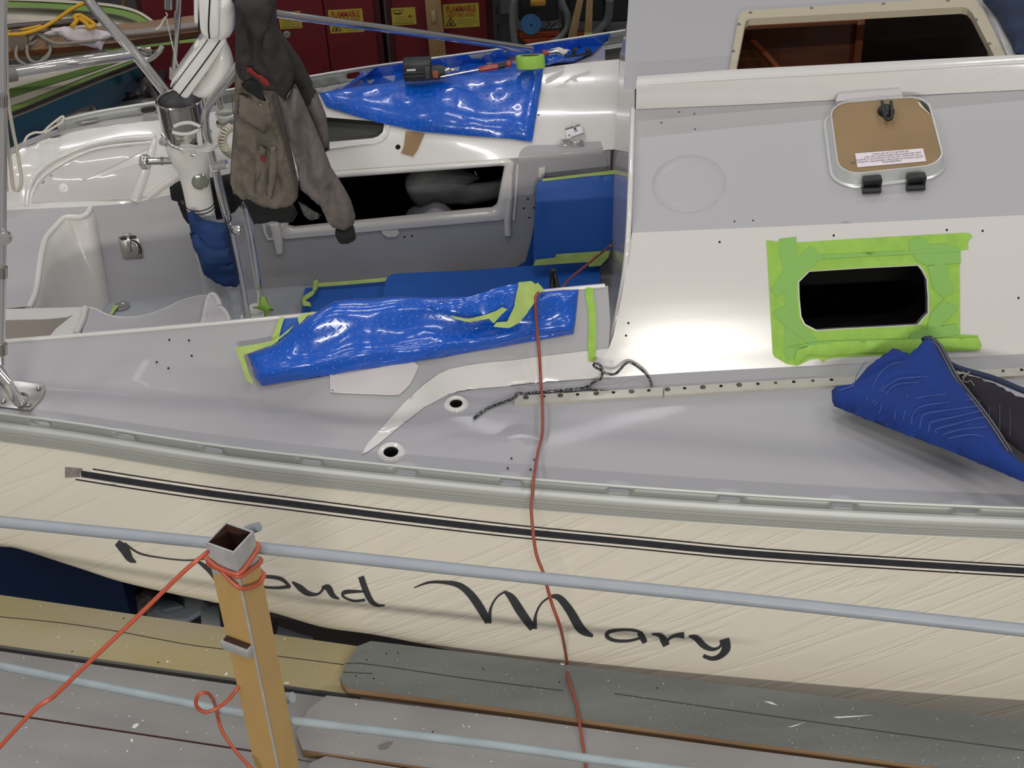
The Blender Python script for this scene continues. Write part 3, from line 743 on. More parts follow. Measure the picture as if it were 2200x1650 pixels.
# sea hood, upper roof and companionway opening
HZ = 3.845
hf = [(1363, 236), (1365, 181), (1600, 168), (2192, 134), (2230, 132)]
b_ = [cROOF.hit(x, y, .002) for x, y in [(1366, 236), (1600, 226), (1793, 216), (2000, 204), (2200, 194), (2340, 187)]]
t_ = [P(x, y, z=HZ-.004) for x, y in [(1367, 183), (1600, 168), (1793, 158), (2000, 146), (2200, 134), (2340, 126)]]
k_ = [P(x, y, z=HZ) for x, y in [(1370, 164), (1578, 149), (1793, 138), (2000, 127), (2200, 117), (2340, 110)]]
loft('sea_hood', [b_, [a.lerp(c, .93)+V((0, -.004, 0)) for a, c in zip(b_, t_)], t_, [a.lerp(c, .15)+V((0, 0, .004)) for a, c in zip(t_, k_)], k_, [p+V((0, .01, -.06)) for p in k_]], WHITE, boat, n=60, smooth=False, sharp=50)
T('sea_hood_edge', t_, .0045, WHITE, boat, 10)
prism('hood_end', [b_[0], t_[0], k_[0], k_[0]+V((0, .01, -.12))], (.03, 0, 0), WHITE, boat, bev=.004)
RZ = 3.79; zr = ZPlane(RZ)
open_ = [(1583, 152), (1578, 170), (1600, 46), (1612, 40), (2070, 20), (2082, 24), (2092, 34), (2130, 118), (2135, 150), (1700, 175)]
open_ = [(1578, 175), (1601, 55), (1609, 49), (2066, 24), (2078, 27), (2088, 38), (2132, 124), (2144, 150), (1700, 180)]
roof2 = [(1352, -30), (1331, 196), (1363, 190), (1574, 178), (1574, 175)]
patch('upper_roof', [(1353, -40), (1344, 100), (1340, 192), (1400, 190), (1566, 178), (1590, 44), (1600, 35), (2078, 6), (2095, 12), (2112, 34), (2158, 124), (2206, 124), (2180, 40), (2110, -40)], zr, GREY2, boat, 16)
patch('roof_rim', [(2118, -40), (2150, 6), (2182, 90), (2194, 130), (2165, 130), (2130, 40), (2108, 2), (2090, -10)], zr, WHITE, boat, 10, off=.012, thick=.012)
fr_o = [(1563, 180), (1587, 42), (1598, 32), (2078, 3), (2098, 10), (2112, 30), (2158, 128), (2168, 160), (1700, 190)]
loft('companionway_frame', [[zr.hit(x, y, .004) for x, y in fr_o], [zr.hit(x, y, .016) for x, y in fr_o], [zr.hit(x, y, .016) for x, y in open_], [zr.hit(x, y, -.010) for x, y in open_]], mat('frame_cream', (182, 172, 148), .5), boat, n=9, close=True, smooth=False, sharp=30)
for x, y in [(1612, 37), (1743, 27), (1897, 18), (2035, 11), (2095, 52), (2124, 104), (1587, 62), (1575, 120)]:
    LA('frame_screw', [(0, .005), (.005, .004), (.007, 0)], zr.hit(x, y, .016), STEEL, boat, (0, 0, 1), 12)
# wood lined cabin seen through it
bm = bmesh.new(); o3 = [zr.hit(x, y, -.03) for x, y in open_]
x0, x1 = min(p.x for p in o3)-.15, max(p.x for p in o3)+.25
def quad(n, a, b, c, d, m):
    bm = bmesh.new(); bm.faces.new([bm.verts.new(V(q)) for q in (a, b, c, d)]); return obj(n, bm, m, boat)
def board(n, c, s, m, R=None): return B(n, c, s, m, boat, R, .004)
yb = 5.34
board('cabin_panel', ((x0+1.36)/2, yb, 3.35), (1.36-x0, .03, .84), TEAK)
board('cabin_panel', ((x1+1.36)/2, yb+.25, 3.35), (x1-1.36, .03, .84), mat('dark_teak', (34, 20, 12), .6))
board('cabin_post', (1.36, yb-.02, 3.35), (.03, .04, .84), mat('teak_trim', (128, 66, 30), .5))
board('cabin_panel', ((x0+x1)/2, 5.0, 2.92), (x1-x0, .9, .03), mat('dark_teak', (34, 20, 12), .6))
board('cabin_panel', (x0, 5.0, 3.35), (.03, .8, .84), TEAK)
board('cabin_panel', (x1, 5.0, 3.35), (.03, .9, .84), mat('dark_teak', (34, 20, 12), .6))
T('cabin_handrail', [P(1606, 78, y=5.28), P(1640, 112, y=5.2), P(1682, 160, y=5.1)], .013, mat('teak_trim', (128, 66, 30), .5), boat, 10)
T('cabin_trim', [(x0, yb-.03, 3.7), (1.36, yb-.03, 3.7)], .008, mat('teak_trim', (128, 66, 30), .5), boat, 8)
# moulded disc on the roof
rc_ = [(1480+80*math.cos(a), 395+62*math.sin(a)-3*math.cos(a)) for a in [i*math.pi/18 for i in range(36)]]
puff('roof_dome', rc_, cROOF, GREY2, boat, h=.008, R=22, sp=9, back=False, off=.0004)
# raised foot behind the deck hatch
prism('hatch_chock', [cROOF.hit(x, y, .0) for x, y in [(1793, 232), (1800, 206), (1930, 198), (1940, 228)]], cROOF.n*.03, SILL, boat, bev=.004)
# port toe rail
pt = catmull([P(x, y, z=3.33) for x, y in [(120, 262), (210, 240), (344, 218), (500, 192), (669, 164), (800, 143), (1073, 106), (1308, 71), (1400, 56)]], 90)
ps = [0]
for a, b in zip(pt, pt[1:]): ps.append(ps[-1]+(b-a).length)
def pt_s(px): return ps[min(range(90), key=lambda i: abs(prj(pt[i])[0]-px))]*1000
slotted('toe_rail', pt, ps, 3.275, 55, [(pt_s(x), 62) for x in (319, 545, 756, 960, 1180, 1292)], ALUD, boat)
T('rail_cap', pt, .006, ALU, boat, 8)
loft('port_sheer', [[V((p.x, p.y-.03, 3.27)) for p in pt], [V((p.x, p.y+.02, 3.27)) for p in pt], [V((p.x, p.y+.05, 3.2)) for p in pt], [V((p.x, p.y, 2.5)) for p in pt]], ALU, boat, n=60, smooth=False)
bmx = bmesh.new()
o = prism('stem_plate', [P(x, y, z=3.31) for x, y in [(134, 250), (196, 224), (205, 228), (209, 256), (176, 262), (140, 262)]], (0, 0, -.01), STEEL, boat, bev=.002)
for x, y in [(195, 233), (197, 242)]: LA('plate_bore', [(0, .001), (.007, .001)], P(x, y, z=3.311), HOLE, boat, (0, 0, 1), 12)

# ---------------------------------------------------------------- scaffold: planks, rails, post
PLG = mat('plank_grey', (118, 121, 117), .75, bump=.5, bs=18, var=.25, vs=7, st=(.25, 1, 1), specks=.745, sps=130)
PLG2 = mat('plank_grey_smooth', (146, 144, 142), .6, bump=.2, bs=20, var=.14, vs=3, specks=.765, sps=90)
PLY = mat('plank_yellowed', (174, 162, 138), .6, bump=.3, bs=14, var=.6, vs=2.6, vcol=(166, 152, 86), st=(.6, 1, 1), specks=.75, sps=100)
WOOD = mat('bare_pine', (150, 122, 92), .75, var=.5, vs=10, st=(.2, 1, 4), vcol=(112, 78, 52))
PLS = mat('plank_side_grey', (104, 104, 102), .8)
CRK = mat('split_dark', (52, 50, 46), .9)
G = 'scaffold planks along the hull'
def plank(px, z, top, side, label, splits=(), th=.038):
    zp = ZPlane(z); pts = [zp.hit(x, y) for x, y in px]; c = sum(pts, V((0, 0, 0)))/len(pts)
    t = thing('scaffold_plank', label, 'plank', (c.x, c.y, z-th), G)
    prism('board', [p-V((0, 0, .002)) for p in pts], (0, 0, -th+.002), side, t, bev=.002)
    prism('painted_face', pts, (0, 0, -.002), top, t)
    for sp in splits:
        patch('split', stroke(sp, [1.6]*len(sp)), ZPlane(z+.0008), CRK, t, 20)
    return t
plank([(-400, 1221), (0, 1278), (400, 1336), (775, 1389), (780, 1420), (770, 1495), (735, 1489), (0, 1385), (-400, 1328)], 2.50, PLY, PLS, 'yellow-stained grey scaffold plank running below the stern of the hull',
      [[(0, 1325), (130, 1338), (250, 1356), (400, 1384), (500, 1397), (740, 1428)]])
plank([(-400, 1342), (0, 1399), (545, 1477), (760, 1506), (760, 1560), (690, 1640), (545, 1611), (0, 1529), (-400, 1470)], 2.495, PLG2, mat('red_brown_edge', (92, 52, 44), .8), 'smooth grey scaffold plank left of the post, second from the hull')
plank([(-400, 1474), (0, 1534), (545, 1616), (720, 1642), (700, 1800), (-400, 1650)], 2.49, PLG2, PLS, 'pale grey scaffold plank in the bottom left corner')
plank([(766, 1389), (797, 1377), (1045, 1407), (1600, 1475), (2200, 1548), (2500, 1585), (2500, 1712), (2009, 1648), (1600, 1594), (1100, 1523), (744, 1477), (729, 1456)], 2.54, PLG, WOOD, 'weathered grey scaffold plank with bare pine edge right against the hull',
      [[(741, 1425), (800, 1428), (1000, 1457), (1210, 1484)], [(1320, 1490), (1600, 1530), (1900, 1572), (2200, 1612)], [(737, 1444), (800, 1447)]])
plank([(664, 1522), (702, 1494), (744, 1499), (1100, 1542), (1600, 1610), (2300, 1700), (2300, 1900), (1300, 1706), (940, 1651), (649, 1610), (636, 1574)], 2.53, PLG2, WOOD, 'grey scaffold plank with clipped corner, second from the hull beside the post')
plank([(664, 1640), (700, 1624), (940, 1662), (1300, 1716), (1300, 1900), (664, 1800)], 2.52, PLG2, WOOD, 'grey scaffold plank at the bottom edge right of the post')
patch('paint_flake', [(812, 1602), (830, 1594), (845, 1593), (832, 1608), (815, 1610)], ZPlane(2.5315), mat('flake_grey', (112, 110, 104), .8), bpy.data.objects['scaffold_plank.004'], 6)

PLK = [o for o in bpy.data.objects if o.name.startswith('scaffold_plank')]
for pi, z_, pts in ((3, 2.5405, [(788, 1417), (764, 1452), (803, 1458), (1038, 1437), (855, 1403), (830, 1404), (1202, 1465), (1412, 1478)]), (4, 2.5305, [(770, 1575), (1000, 1590), (930, 1572)]), (0, 2.5005, [(155, 1400), (340, 1423), (265, 1328)])):
    bmx = bmesh.new()
    for x, y in pts: disc_on(bmx, ZPlane(z_), x, y, .0028, 0)
    o = obj('nail_holes', bmx, HOLE, PLK[pi]); o['kind'] = 'stuff'
WP = mat('white_paint', (226, 222, 214), .6)
for pi, z_, pl in ((1, 2.4956, [(283, 1563), (287, 1556), (297, 1553), (298, 1558), (290, 1565)]), (1, 2.4956, [(304, 1549), (310, 1545), (307, 1550)]), (2, 2.4906, [(280, 1588), (286, 1587), (285, 1594), (281, 1594)]), (0, 2.5006, [(357, 1420), (361, 1418), (363, 1422), (358, 1424)]), (0, 2.5006, [(482, 1449), (488, 1443), (490, 1448), (484, 1452)]), (0, 2.5006, [(610, 1466), (620, 1465), (622, 1468), (612, 1470)]), (3, 2.5406, [(1640, 1506), (1658, 1508), (1672, 1516), (1655, 1512)]), (3, 2.5406, [(1790, 1540), (1830, 1538), (1880, 1536), (1840, 1540), (1800, 1543)]), (3, 2.5406, [(1204, 1425), (1213, 1426), (1210, 1429), (1205, 1428)]), (3, 2.5406, [(1692, 1562), (1715, 1556), (1732, 1550), (1712, 1559), (1700, 1562)])):
    patch('paint_spot', pl, ZPlane(z_), WP, PLK[pi], 4)
RAILM = mat('painted_pipe', (152, 158, 166), .45, bump=.3, bs=30, var=.25, vs=12, vcol=(168, 174, 176))
r1 = [P(x, y, z=3.55) for x, y in [(-200, 1101), (0, 1121), (554, 1177), (1100, 1236), (1600, 1288), (2200, 1354), (2450, 1381)]]
tag(T('guard_rail', r1, .0148, RAILM, None, 14, 60), 'grey painted guard pipe crossing in front of the lettered hull', 'rail', 'guard rail pipes')
r2 = [P(x, y, z=2.98) for x, y in [(-200, 1392), (0, 1431), (529, 1535), (625, 1548), (1100, 1606), (1259, 1629), (1600, 1674)]]
tag(T('guard_rail', r2, .0118, mat('painted_pipe_pale', (158, 170, 174), .45, bump=.3, bs=30, var=.2, vs=10), None, 14, 60), 'lower pale grey guard pipe passing above the scaffold planks', 'rail', 'guard rail pipes')
post = thing('scaffold_post', 'mustard yellow square steel post with open grey top', 'post', (-.678, 2.675, 2.0))
MUST = mat('mustard_paint', (190, 156, 98), .55, bump=.15, bs=12, var=.5, vs=7, vcol=(178, 146, 98))
GRP = mat('grey_overspray', (176, 176, 176), .5, var=.2, vs=20)
RUST = mat('rusty_bore', (70, 42, 26), .8, var=.4, vs=12)
pc = V((-.678, 2.675, 0)); Rz = Matrix.Rotation(math.radians(-29), 3, 'Z')
def sq(h, z): return [pc+Rz@V((a*h, b*h, 0))+V((0, 0, z)) for a, b in ((-1, -1), (1, -1), (1, 1), (-1, 1))]
def sqtube(name, h, t, z0, z1, m, mi=None):
    bm = bmesh.new(); R_ = [sq(h, z0), sq(h, z1), sq(h-t, z1), sq(h-t, z0)]
    vs = [[bm.verts.new(p) for p in r] for r in R_]
    for i in range(3):
        for j in range(4): bm.faces.new((vs[i][j], vs[i][(j+1) % 4], vs[i+1][(j+1) % 4], vs[i+1][j]))
    return obj(name, bm, m, post, recalc=True)
sqtube('post_tube', .040, .004, 2.0, 3.585, MUST)
sqtube('grey_top', .0402, .0042, 3.585, 3.68, GRP)
bm = bmesh.new(); vs = [[bm.verts.new(p) for p in sq(.0355, z)] for z in (3.0, 3.678)]
bm.faces.new(vs[0])
for j in range(4): bm.faces.new((vs[0][j], vs[0][(j+1) % 4], vs[1][(j+1) % 4], vs[1][j]))
obj('tube_bore', bm, RUST, post)
e0 = sq(.0405, 3.62)[1]; T('paint_run', [e0, e0-V((0, 0, .5)), e0-V((0, 0, 1.0))], .0035, GRP, post, 6)
f0, f1 = sq(.041, 3.36)[0], sq(.041, 3.36)[1]; nrm = (f0-f1).normalized(); nl = V((nrm.y, -nrm.x, 0)); nl = nl if (pc-f0).dot(nl) < 0 else -nl
B('bracket', (f0+f1)/2+nl*.012+V((0, 0, .0)), (.082, .022, .026), GRP, post, Matrix.Rotation(math.atan2((f1-f0).y, (f1-f0).x), 3, 'Z'), .002)
B('bracket_slot', (f0+f1)/2+nl*.010+V((0, 0, .0145)), (.07, .014, .004), RUST, post, Matrix.Rotation(math.atan2((f1-f0).y, (f1-f0).x), 3, 'Z'), .0005)
LA('rail_bolt', [(0, .02), (.012, .018), (.012, -.02), (0, -.02)], P(544, 1135, y=2.79), RAILM, post, (.8, -.3, .5))
LA('rail_bolt', [(0, .02), (.014, .018), (.014, -.03), (0, -.03)], P(618, 1500, y=2.75), RAILM, post, (.8, -.3, .5))

# ---------------------------------------------------------------- orange cord
CORD = mat('orange_cord', (150, 68, 50), .42, coat=.2)
pts = [P(1312, 527, z=3.12), P(1290, 545, y=4.95), P(1262, 568, y=4.8), P(1225, 598, y=4.6), P(1205, 622, y=4.3), P(1180, 634, z=3.42), P(1158, 628, z=3.53), P(1150, 645, z=3.52)]
pts += [cDC.hit(x, y, o) for x, y, o in [(1150, 700, .075), (1156, 760, .06), (1161, 820, .04), (1166, 880, .03), (1166, 940, .025), (1156, 985, .022)]]
pts += [P(1146, 1030, z=3.252), P(1144, 1062, z=3.22), P(1141, 1085, y=3.27), P(1144, 1130, y=3.19), P(1152, 1190, y=3.12), P(1168, 1233, y=3.08), P(1185, 1295, y=3.05), P(1205, 1352, y=3.04)]
pts += [P(x, y, z=2.552) for x, y in [(1217, 1415), (1221, 1460), (1237, 1510), (1246, 1560)]]+[P(1252, 1600, z=2.54), P(1262, 1665, z=2.54)]
tag(T('power_cord', pts, .0048, CORD, None, 8, 160), 'rusty orange cord running from the cockpit down over the deck and hull', 'cord')
# second cord: tied round the post
CORD2 = mat('orange_cord_bright', (184, 84, 58), .36, coat=.25)
c_ = thing('power_cord', 'orange cord tied around the top of the yellow post', 'cord', (-.678, 2.675, 3.5))
for k, (z0, tl) in enumerate(((3.628, .012), (3.60, -.016), (3.585, -.05))):
    ring = []
    for i in range(24):
        a = 2*math.pi*i/24; d = V((math.cos(a), math.sin(a), 0)); q = max(abs((Rz.transposed()@d).x), abs((Rz.transposed()@d).y))
        ring.append(pc+d*(.0475/q*(.93 if q < .8 else 1))+V((0, 0, z0+tl*math.sin(a+.8*k))))
    T('cord_loop', ring, .0055, CORD2, c_, 8, 60, closed=True)
T('cord_run', [P(446, 1186, y=2.60), P(436, 1194, y=2.57), P(395, 1228, y=2.55), P(300, 1320, y=2.52), P(200, 1415, y=2.48), P(125, 1487, y=2.46), P(112, 1499, y=2.46), P(90, 1512, y=2.45), P(62, 1537, y=2.44), P(0, 1604, y=2.42), P(-40, 1650, y=2.4)], .0056, CORD2, c_, 8, 80)
T('cord_tail', [P(x, y, y=yy) for x, y, yy in [(530, 1455, 2.72), (515, 1472, 2.66), (492, 1502, 2.64), (465, 1522, 2.63), (441, 1530, 2.62), (424, 1520, 2.62), (421, 1504, 2.62), (430, 1490, 2.62), (444, 1488, 2.63), (456, 1500, 2.66), (463, 1518, 2.70), (468, 1540, 2.74), (478, 1572, 2.72), (505, 1612, 2.66), (540, 1652, 2.6), (552, 1672, 2.6)]], .0050, CORD2, c_, 8, 90)

# ---------------------------------------------------------------- sheet track, black line
tr = thing('sheet_track', 'pale aluminium track with screws bedded along the side deck', 'track', cDECK.hit(1600, 835))
bar = [(1105, 864), (1423, 846), (1600, 835), (1800, 824), (2000, 814), (2200, 803), (2340, 796)]
TRM = mat('track_metal', (196, 192, 180), .45, metal=.3, var=.2, vs=30, vcol=(150, 146, 134))
def barseg(a, b, nm):
    xs = [a+(b-a)*i/12 for i in range(13)]; rows = [[], [], [], []]
    for x in xs:
        y = interp(bar, x)[0]; c = cDECK.hit(x, y-1); n_ = cDECK.n.copy()
        y0 = cDECK.hit(x, y+8); y1 = cDECK.hit(x, y-9)
        rows[0].append(y0); rows[1].append(y0+n_*.009); rows[2].append(y1+n_*.009); rows[3].append(y1)
    loft(nm, rows, TRM, tr, n=13, smooth=False, sharp=30)
barseg(1105, 1424, 'track_bar'); barseg(1427, 2340, 'track_bar')
for k in range(13):
    x = [1130, 1168, 1204, 1241, 1281, 1318, 1357, 1394, 1434, 1471, 1510, 1549, 1588][k]
    for xx in ((x,) if k < 13 else ()):
        n_ = cDECK.n; c = cDECK.hit(xx, interp(bar, xx)[0]-4, .0095); dark = k % 2 == 1
        LA('track_slot' if dark else 'track_screw', [(0, .0008), (.005, .0008), (.0055, 0)] if dark else [(.0, .0004), (.006, .0006), (.0085, .001), (.009, 0)], c, HOLE if dark else mat('screw_grey', (96, 92, 86), .4, metal=.7), tr, cDECK.n, 14)
for k, x in enumerate([1628, 1666, 1705, 1746, 1786, 2154, 2194]):
    c = cDECK.hit(x, interp(bar, x)[0]-4, .0095)
    LA('track_slot' if k in (0, 2, 4, 6) else 'track_screw', [(0, .0008), (.005, .0008), (.0055, 0)], c, HOLE if k in (0, 2, 4, 6) else mat('screw_grey', (96, 92, 86), .4, metal=.7), tr, cDECK.n, 14)
ROPE = mat('black_line', (20, 20, 22), .7, specks=.6, spcol=(210, 210, 205), sps=330)
ln = [(1018, 901, .006), (1050, 879, .006), (1103, 862, .012), (1112, 853, .016), (1135, 848, .006), (1200, 842, .006), (1255, 836, .006), (1278, 826, .012), (1290, 812, .03), (1293, 797, .05), (1284, 790, .055), (1274, 784, .055), (1276, 779, .056), (1286, 781, .056), (1292, 790, .055), (1294, 797, .056), (1320, 801, .055), (1350, 805, .05), (1380, 814, .035), (1396, 825, .02), (1400, 836, .012)]
tag(T('rope', [cDC.hit(x, y, o) for x, y, o in ln], .0042, ROPE, None, 8, 150), 'thin black flecked line curling over the track onto the cabin foot', 'rope')
tag(T('rope', [cDC.hit(x, y, .005) for x, y in [(1190, 851), (1225, 843), (1262, 838), (1290, 842), (1312, 844)]], .0036, ROPE, None, 8, 40), 'short black line lying along the back of the track', 'rope')

# ---------------------------------------------------------------- tape round the cut window
def taped(label, polys, car, name='masking_tape', group='green masking tape strips', off=.0012, mm=TAPE, sp=14):
    """one masked piece; each strip a child"""
    c = car.hit(*polys[0][0]); t = thing(name, label, 'tape', c, group)
    for i, p in enumerate(polys):
        patch('tape_strip', p[1] if isinstance(p[0], str) else p, car, mm[i] if isinstance(mm, list) else mm, t, sp, off=off+.0006*i)
    return t
whole = [(1646, 516), (1672, 519), (1674, 513), (1711, 509), (1711, 521), (1850, 512), (2070, 500), (2082, 501), (2090, 507), (2080, 520), (2080, 536), (2064, 538), (2062, 565), (2063, 718), (2100, 720), (2109, 740), (2105, 752), (1960, 760), (1800, 768), (1775, 772), (1769, 779), (1758, 771), (1742, 772), (1712, 786), (1690, 782), (1664, 767), (1660, 760), (1652, 620)]
tw = thing('masking_tape', 'green masking tape frame stuck around the cut-out cabin window', 'tape', cSIDE.hit(1850, 640))
patch('tape_sheet', whole, cSIDE, TAPE, tw, 12, holes=[[(x+(x-1855)*.02, y+(y-640)*.03) for x, y in win]], off=.0012)
for pl in ([(1674, 513), (1711, 509), (1711, 570), (1712, 690), (1722, 760), (1690, 778), (1685, 760), (1684, 580), (1674, 550)],
           [(1740, 528), (1770, 550), (1715, 598), (1668, 640), (1655, 622), (1690, 575)],
           [(1690, 655), (1720, 690), (1760, 735), (1745, 745), (1700, 710), (1658, 672)],
           [(1954, 515), (1978, 508), (1995, 525), (2030, 524), (2062, 535), (2064, 565), (1990, 570), (1970, 560), (1950, 528)],
           [(1765, 547), (2062, 533), (2062, 540), (1765, 556)],
           [(1992, 572), (2030, 565), (2048, 625), (2028, 640), (2005, 620)], [(2026, 643), (2058, 662), (2020, 700), (2045, 715), (1990, 705), (2000, 672)],
           [(1960, 712), (2055, 695), (2060, 718), (1950, 735)], [(1770, 732), (1950, 727), (1770, 742), (1690, 745)]):
    _k = globals().get('_k', 0)+1; patch('tape_overlap', pl, cSIDE, TAPE2, tw, 14, off=.002+.0005*_k)
puff('lifted_tape', [(1706, 770), (1712, 752), (1740, 742), (1800, 734), (1900, 730), (2100, 724), (2108, 740), (2104, 752), (1960, 758), (1850, 757), (1780, 764), (1735, 762), (1712, 784)], cSIDE, TAPE, tw, h=.005, R=20, sp=7, off=.007, back=False)
taped('narrow green tape strip down the coaming beside the cabin', [[(1258, 618), (1274, 618), (1275, 640), (1280, 662), (1281, 700), (1280, 740), (1280, 775), (1264, 776), (1263, 740), (1265, 690), (1263, 660), (1258, 640)]], cDC, off=.0075)

# ---------------------------------------------------------------- deck hatch
hc = cROOF.hit(1905, 300); hn = cROOF.n.copy()
hatch = thing('deck_hatch', 'aluminium framed deck hatch with brown masked lid and black handle', 'hatch', hc)
lift = .042
rp = Plane(hc, cROOF.hit(1600, 300), cROOF.hit(1905, 420)); rp2 = Plane(hc+hn*lift, cROOF.hit(1600, 300)+hn*lift, cROOF.hit(1905, 420)+hn*lift)
Lc = [rp2.hit(x, y) for x, y in ((1785, 224), (1989, 208), (2027, 352), (1806, 375))]
def bil(u, v, Q): return Q[0].lerp(Q[1], u).lerp(Q[3].lerp(Q[2], u), v)
def rrect(Q, inset, r, off, n=8):
    """rounded rectangle in the quad Q; inset and r in metres"""
    Lx = (Q[1]-Q[0]).length; Ly = (Q[3]-Q[0]).length; out = []
    for cx, cy, a0 in ((inset+r, inset+r, math.pi), (Lx-inset-r, inset+r, 1.5*math.pi), (Lx-inset-r, Ly-inset-r, 0), (inset+r, Ly-inset-r, .5*math.pi)):
        for i in range(n+1):
            a = a0+math.pi/2*i/n; out.append(bil((cx+r*math.cos(a))/Lx, (cy+r*math.sin(a))/Ly, Q)+hn*off)
    return out
HA = mat('hatch_aluminium', (206, 208, 206), .3, metal=.45)
rings = [rrect(Lc, -.024, .085, -lift+.001), rrect(Lc, -.024, .085, -lift+.006), rrect(Lc, -.018, .080, -lift+.009), rrect(Lc, -.012, .075, -.012), rrect(Lc, -.008, .070, -.002), rrect(Lc, -.006, .068, .003), rrect(Lc, -.002, .066, .003), rrect(Lc, -.001, .064, -.002)]
loft('hatch_frame', rings, HA, hatch, n=36, close=True, smooth=False, sharp=35)
T('hatch_flange', rrect(Lc, -.023, .086, -lift+.003), .003, HA, hatch, 6, closed=True)
bm = bmesh.new(); bm.faces.new([bm.verts.new(p) for p in rrect(Lc, -.002, .065, -.001)]); bmesh.ops.recalc_face_normals(bm, faces=bm.faces)
lid = obj('hatch_lid', bm, mat('brown_masking_paper', (146, 120, 84), .75, var=.12, vs=5, bump=.1, bs=40), hatch)
lp = Plane(Lc[0]+hn*.0, Lc[1], Lc[3])
patch('torn_corner', [(1970, 217), (1982, 218), (1993, 228), (2000, 244), (1990, 236), (1982, 226)], lp, BLACK, lid, 6, off=.0005)
patch('torn_paper', [(1970, 218), (1976, 220), (1985, 232), (1999, 246), (1996, 246), (1984, 236), (1975, 228)], lp, mat('torn_paper', (200, 186, 160), .8), lid, 6, off=.0012)
sx = (Lc[1]-Lc[0]).normalized(); sy = (Lc[0]-Lc[3]).normalized()
hh = LA('hatch_handle', [(0, .022), (.014, .022), (.022, .017), (.027, .006), (.027, 0)], lp.hit(1903, 241, 0), BLACK, hatch, hn, 28)
ha = [lp.hit(x, y, o) for x, y, o in [(1893, 232, .026), (1897, 250, .024), (1900, 262, .02), (1907, 267, .018), (1914, 262, .02), (1914, 250, .024), (1912, 232, .026)]]
T('handle_lever', ha, .0055, BLACK, hh, 8, 40)
for hx, hy in ((1875, 384), (1970, 378)):
    c = rp2.hit(hx, hy-6, -.014); q = rp2.hit(hx, hy+10, -.034)
    R_ = Matrix((sx, -hn.cross(sx).normalized(), hn)).transposed()
    fw = -(sy - hn*sy.dot(hn)).normalized()
    bm = bmesh.new(); box(bm, rp2.hit(hx, hy-2, -.017), .058, .026, .034, R_, .004)
    tube(bm, [rp2.hit(hx-20, hy+10, -.03), rp2.hit(hx+20, hy+8, -.03)], .010, 12); obj('hatch_hinge', bm, BLACK, hatch)
lab = [(1837, 330), (1983, 319), (1990, 347), (1842, 360)]
sticker = patch('sticker', lab, lp, mat('sticker_paper', (224, 214, 218), .4), hatch, 30, off=.0008)
lo = lp.hit(1990, 345, .0); lx = (lp.hit(1842, 358)-lp.hit(1990, 345)).normalized(); ly = (lp.hit(1983, 319)-lp.hit(1990, 347)).normalized()
TXT = mat('print_black', (60, 56, 60), .6)
W_ = (lp.hit(1842, 358)-lp.hit(1990, 345)).length; H_ = (lp.hit(1983, 319)-lp.hit(1990, 347)).length
nz_ = lx.cross(ly)
sgn = 1 if nz_.dot(hn) > 0 else -1
lo2 = lo+hn*(.0016)
for k, (s, fx) in enumerate((('IMPORTANT', .36), ('Perspex windows are fitted with a masking paper. Fixing the hatch', .03), ('in the deck frame. This must be removed prior to fitting the', .05), ('hatch and replaced with adhesive fixing to the deck.', .05), ('See drawing 4177 for the manual', .22))):
    text('sticker_text', s, TXT, sticker, lo2+lx*W_*fx+ly*H_*(.08+.17*k), lx, ly, H_*.17, sx=.80 if k else 1, depth=.0002*sgn)
tk = lp.hit(1917, 249, .0015); LA('handle_mark', [(0, .0003), (.0018, .0003)], tk, BLACK, hatch, hn, 8)

# ---------------------------------------------------------------- blue protective film
GF = 'blue protective film sheets'
f1 = thing('protective_film', 'crumpled glossy blue film draped over the near cockpit coaming', 'film', cDC.hit(900, 760))
cX = Multi(cDECK, cCOAM, cCOAMX)
patch('film_flat', [(604, 684), (700, 675), (760, 670), (760, 700), (640, 740), (560, 770), (545, 800), (578, 748), (592, 715)], cCOAM, FILMD, f1, 12, off=.004)
main = [(533, 762), (600, 736), (645, 703), (690, 675), (722, 653), (762, 646), (850, 641), (985, 638), (1100, 632), (1150, 627), (1243, 621), (1238, 670), (1232, 717), (1100, 741), (900, 777), (700, 809), (565, 830), (553, 815)]
def fold(p):
    x, y = p.x, p.y; g = lambda cx, cy, sx, sy: math.exp(-((x-cx)/sx)**2-((y-cy-(x-cx)*-.14)/sy)**2)
    yl = 830+(x-565)*-.169                                   # rolled lower hem
    return .035*g(720, 690, 110, 40)-.02*g(960, 700, 130, 38)+.03*g(1150, 640, 60, 30)+.012*math.exp(-((y-yl+22)/11)**2)+.006*math.sin(x*.045+y*.03)
puff('film_sheet', main, cX, FILM, f1, h=.035, R=40, sp=8, wr=.006, ws=7, back=False, off=.008, tilt=fold)
T('rolled_hem', [cX.hit(x, 828+(x-565)*-.169-5, .012) for x in range(566, 1231, 40)], .011, FILM, f1, 10, 40)
puff('film_flap', [(905, 668), (1000, 640), (1060, 619), (1125, 604), (1155, 612), (1162, 628), (1140, 660), (1110, 692), (1070, 700), (1055, 690), (1010, 684), (945, 680)], cX, FILM, f1, h=.014, R=20, sp=8, wr=.006, ws=9, off=.075, tilt=lambda p: .02+.012*math.sin(p.x*.05), back=False)
tf = thing('masking_tape', 'pale green tape along the torn edge of the near blue film', 'tape', cDC.hit(560, 760), 'green masking tape strips')
for pl, o in (([(518, 752), (545, 747), (575, 742), (600, 737), (640, 706), (630, 718), (596, 745), (536, 768), (545, 800), (556, 830), (541, 822), (535, 800), (527, 778)], .045),
              ([(580, 748), (586, 728), (603, 684), (614, 684), (607, 705), (600, 735), (590, 742)], .012),
              ([(648, 690), (660, 682), (680, 678), (668, 688), (652, 704)], .05)):
    patch('tape_strip', pl, cX, TAPEP, tf, 7, off=o, wr=.004, ws=18)
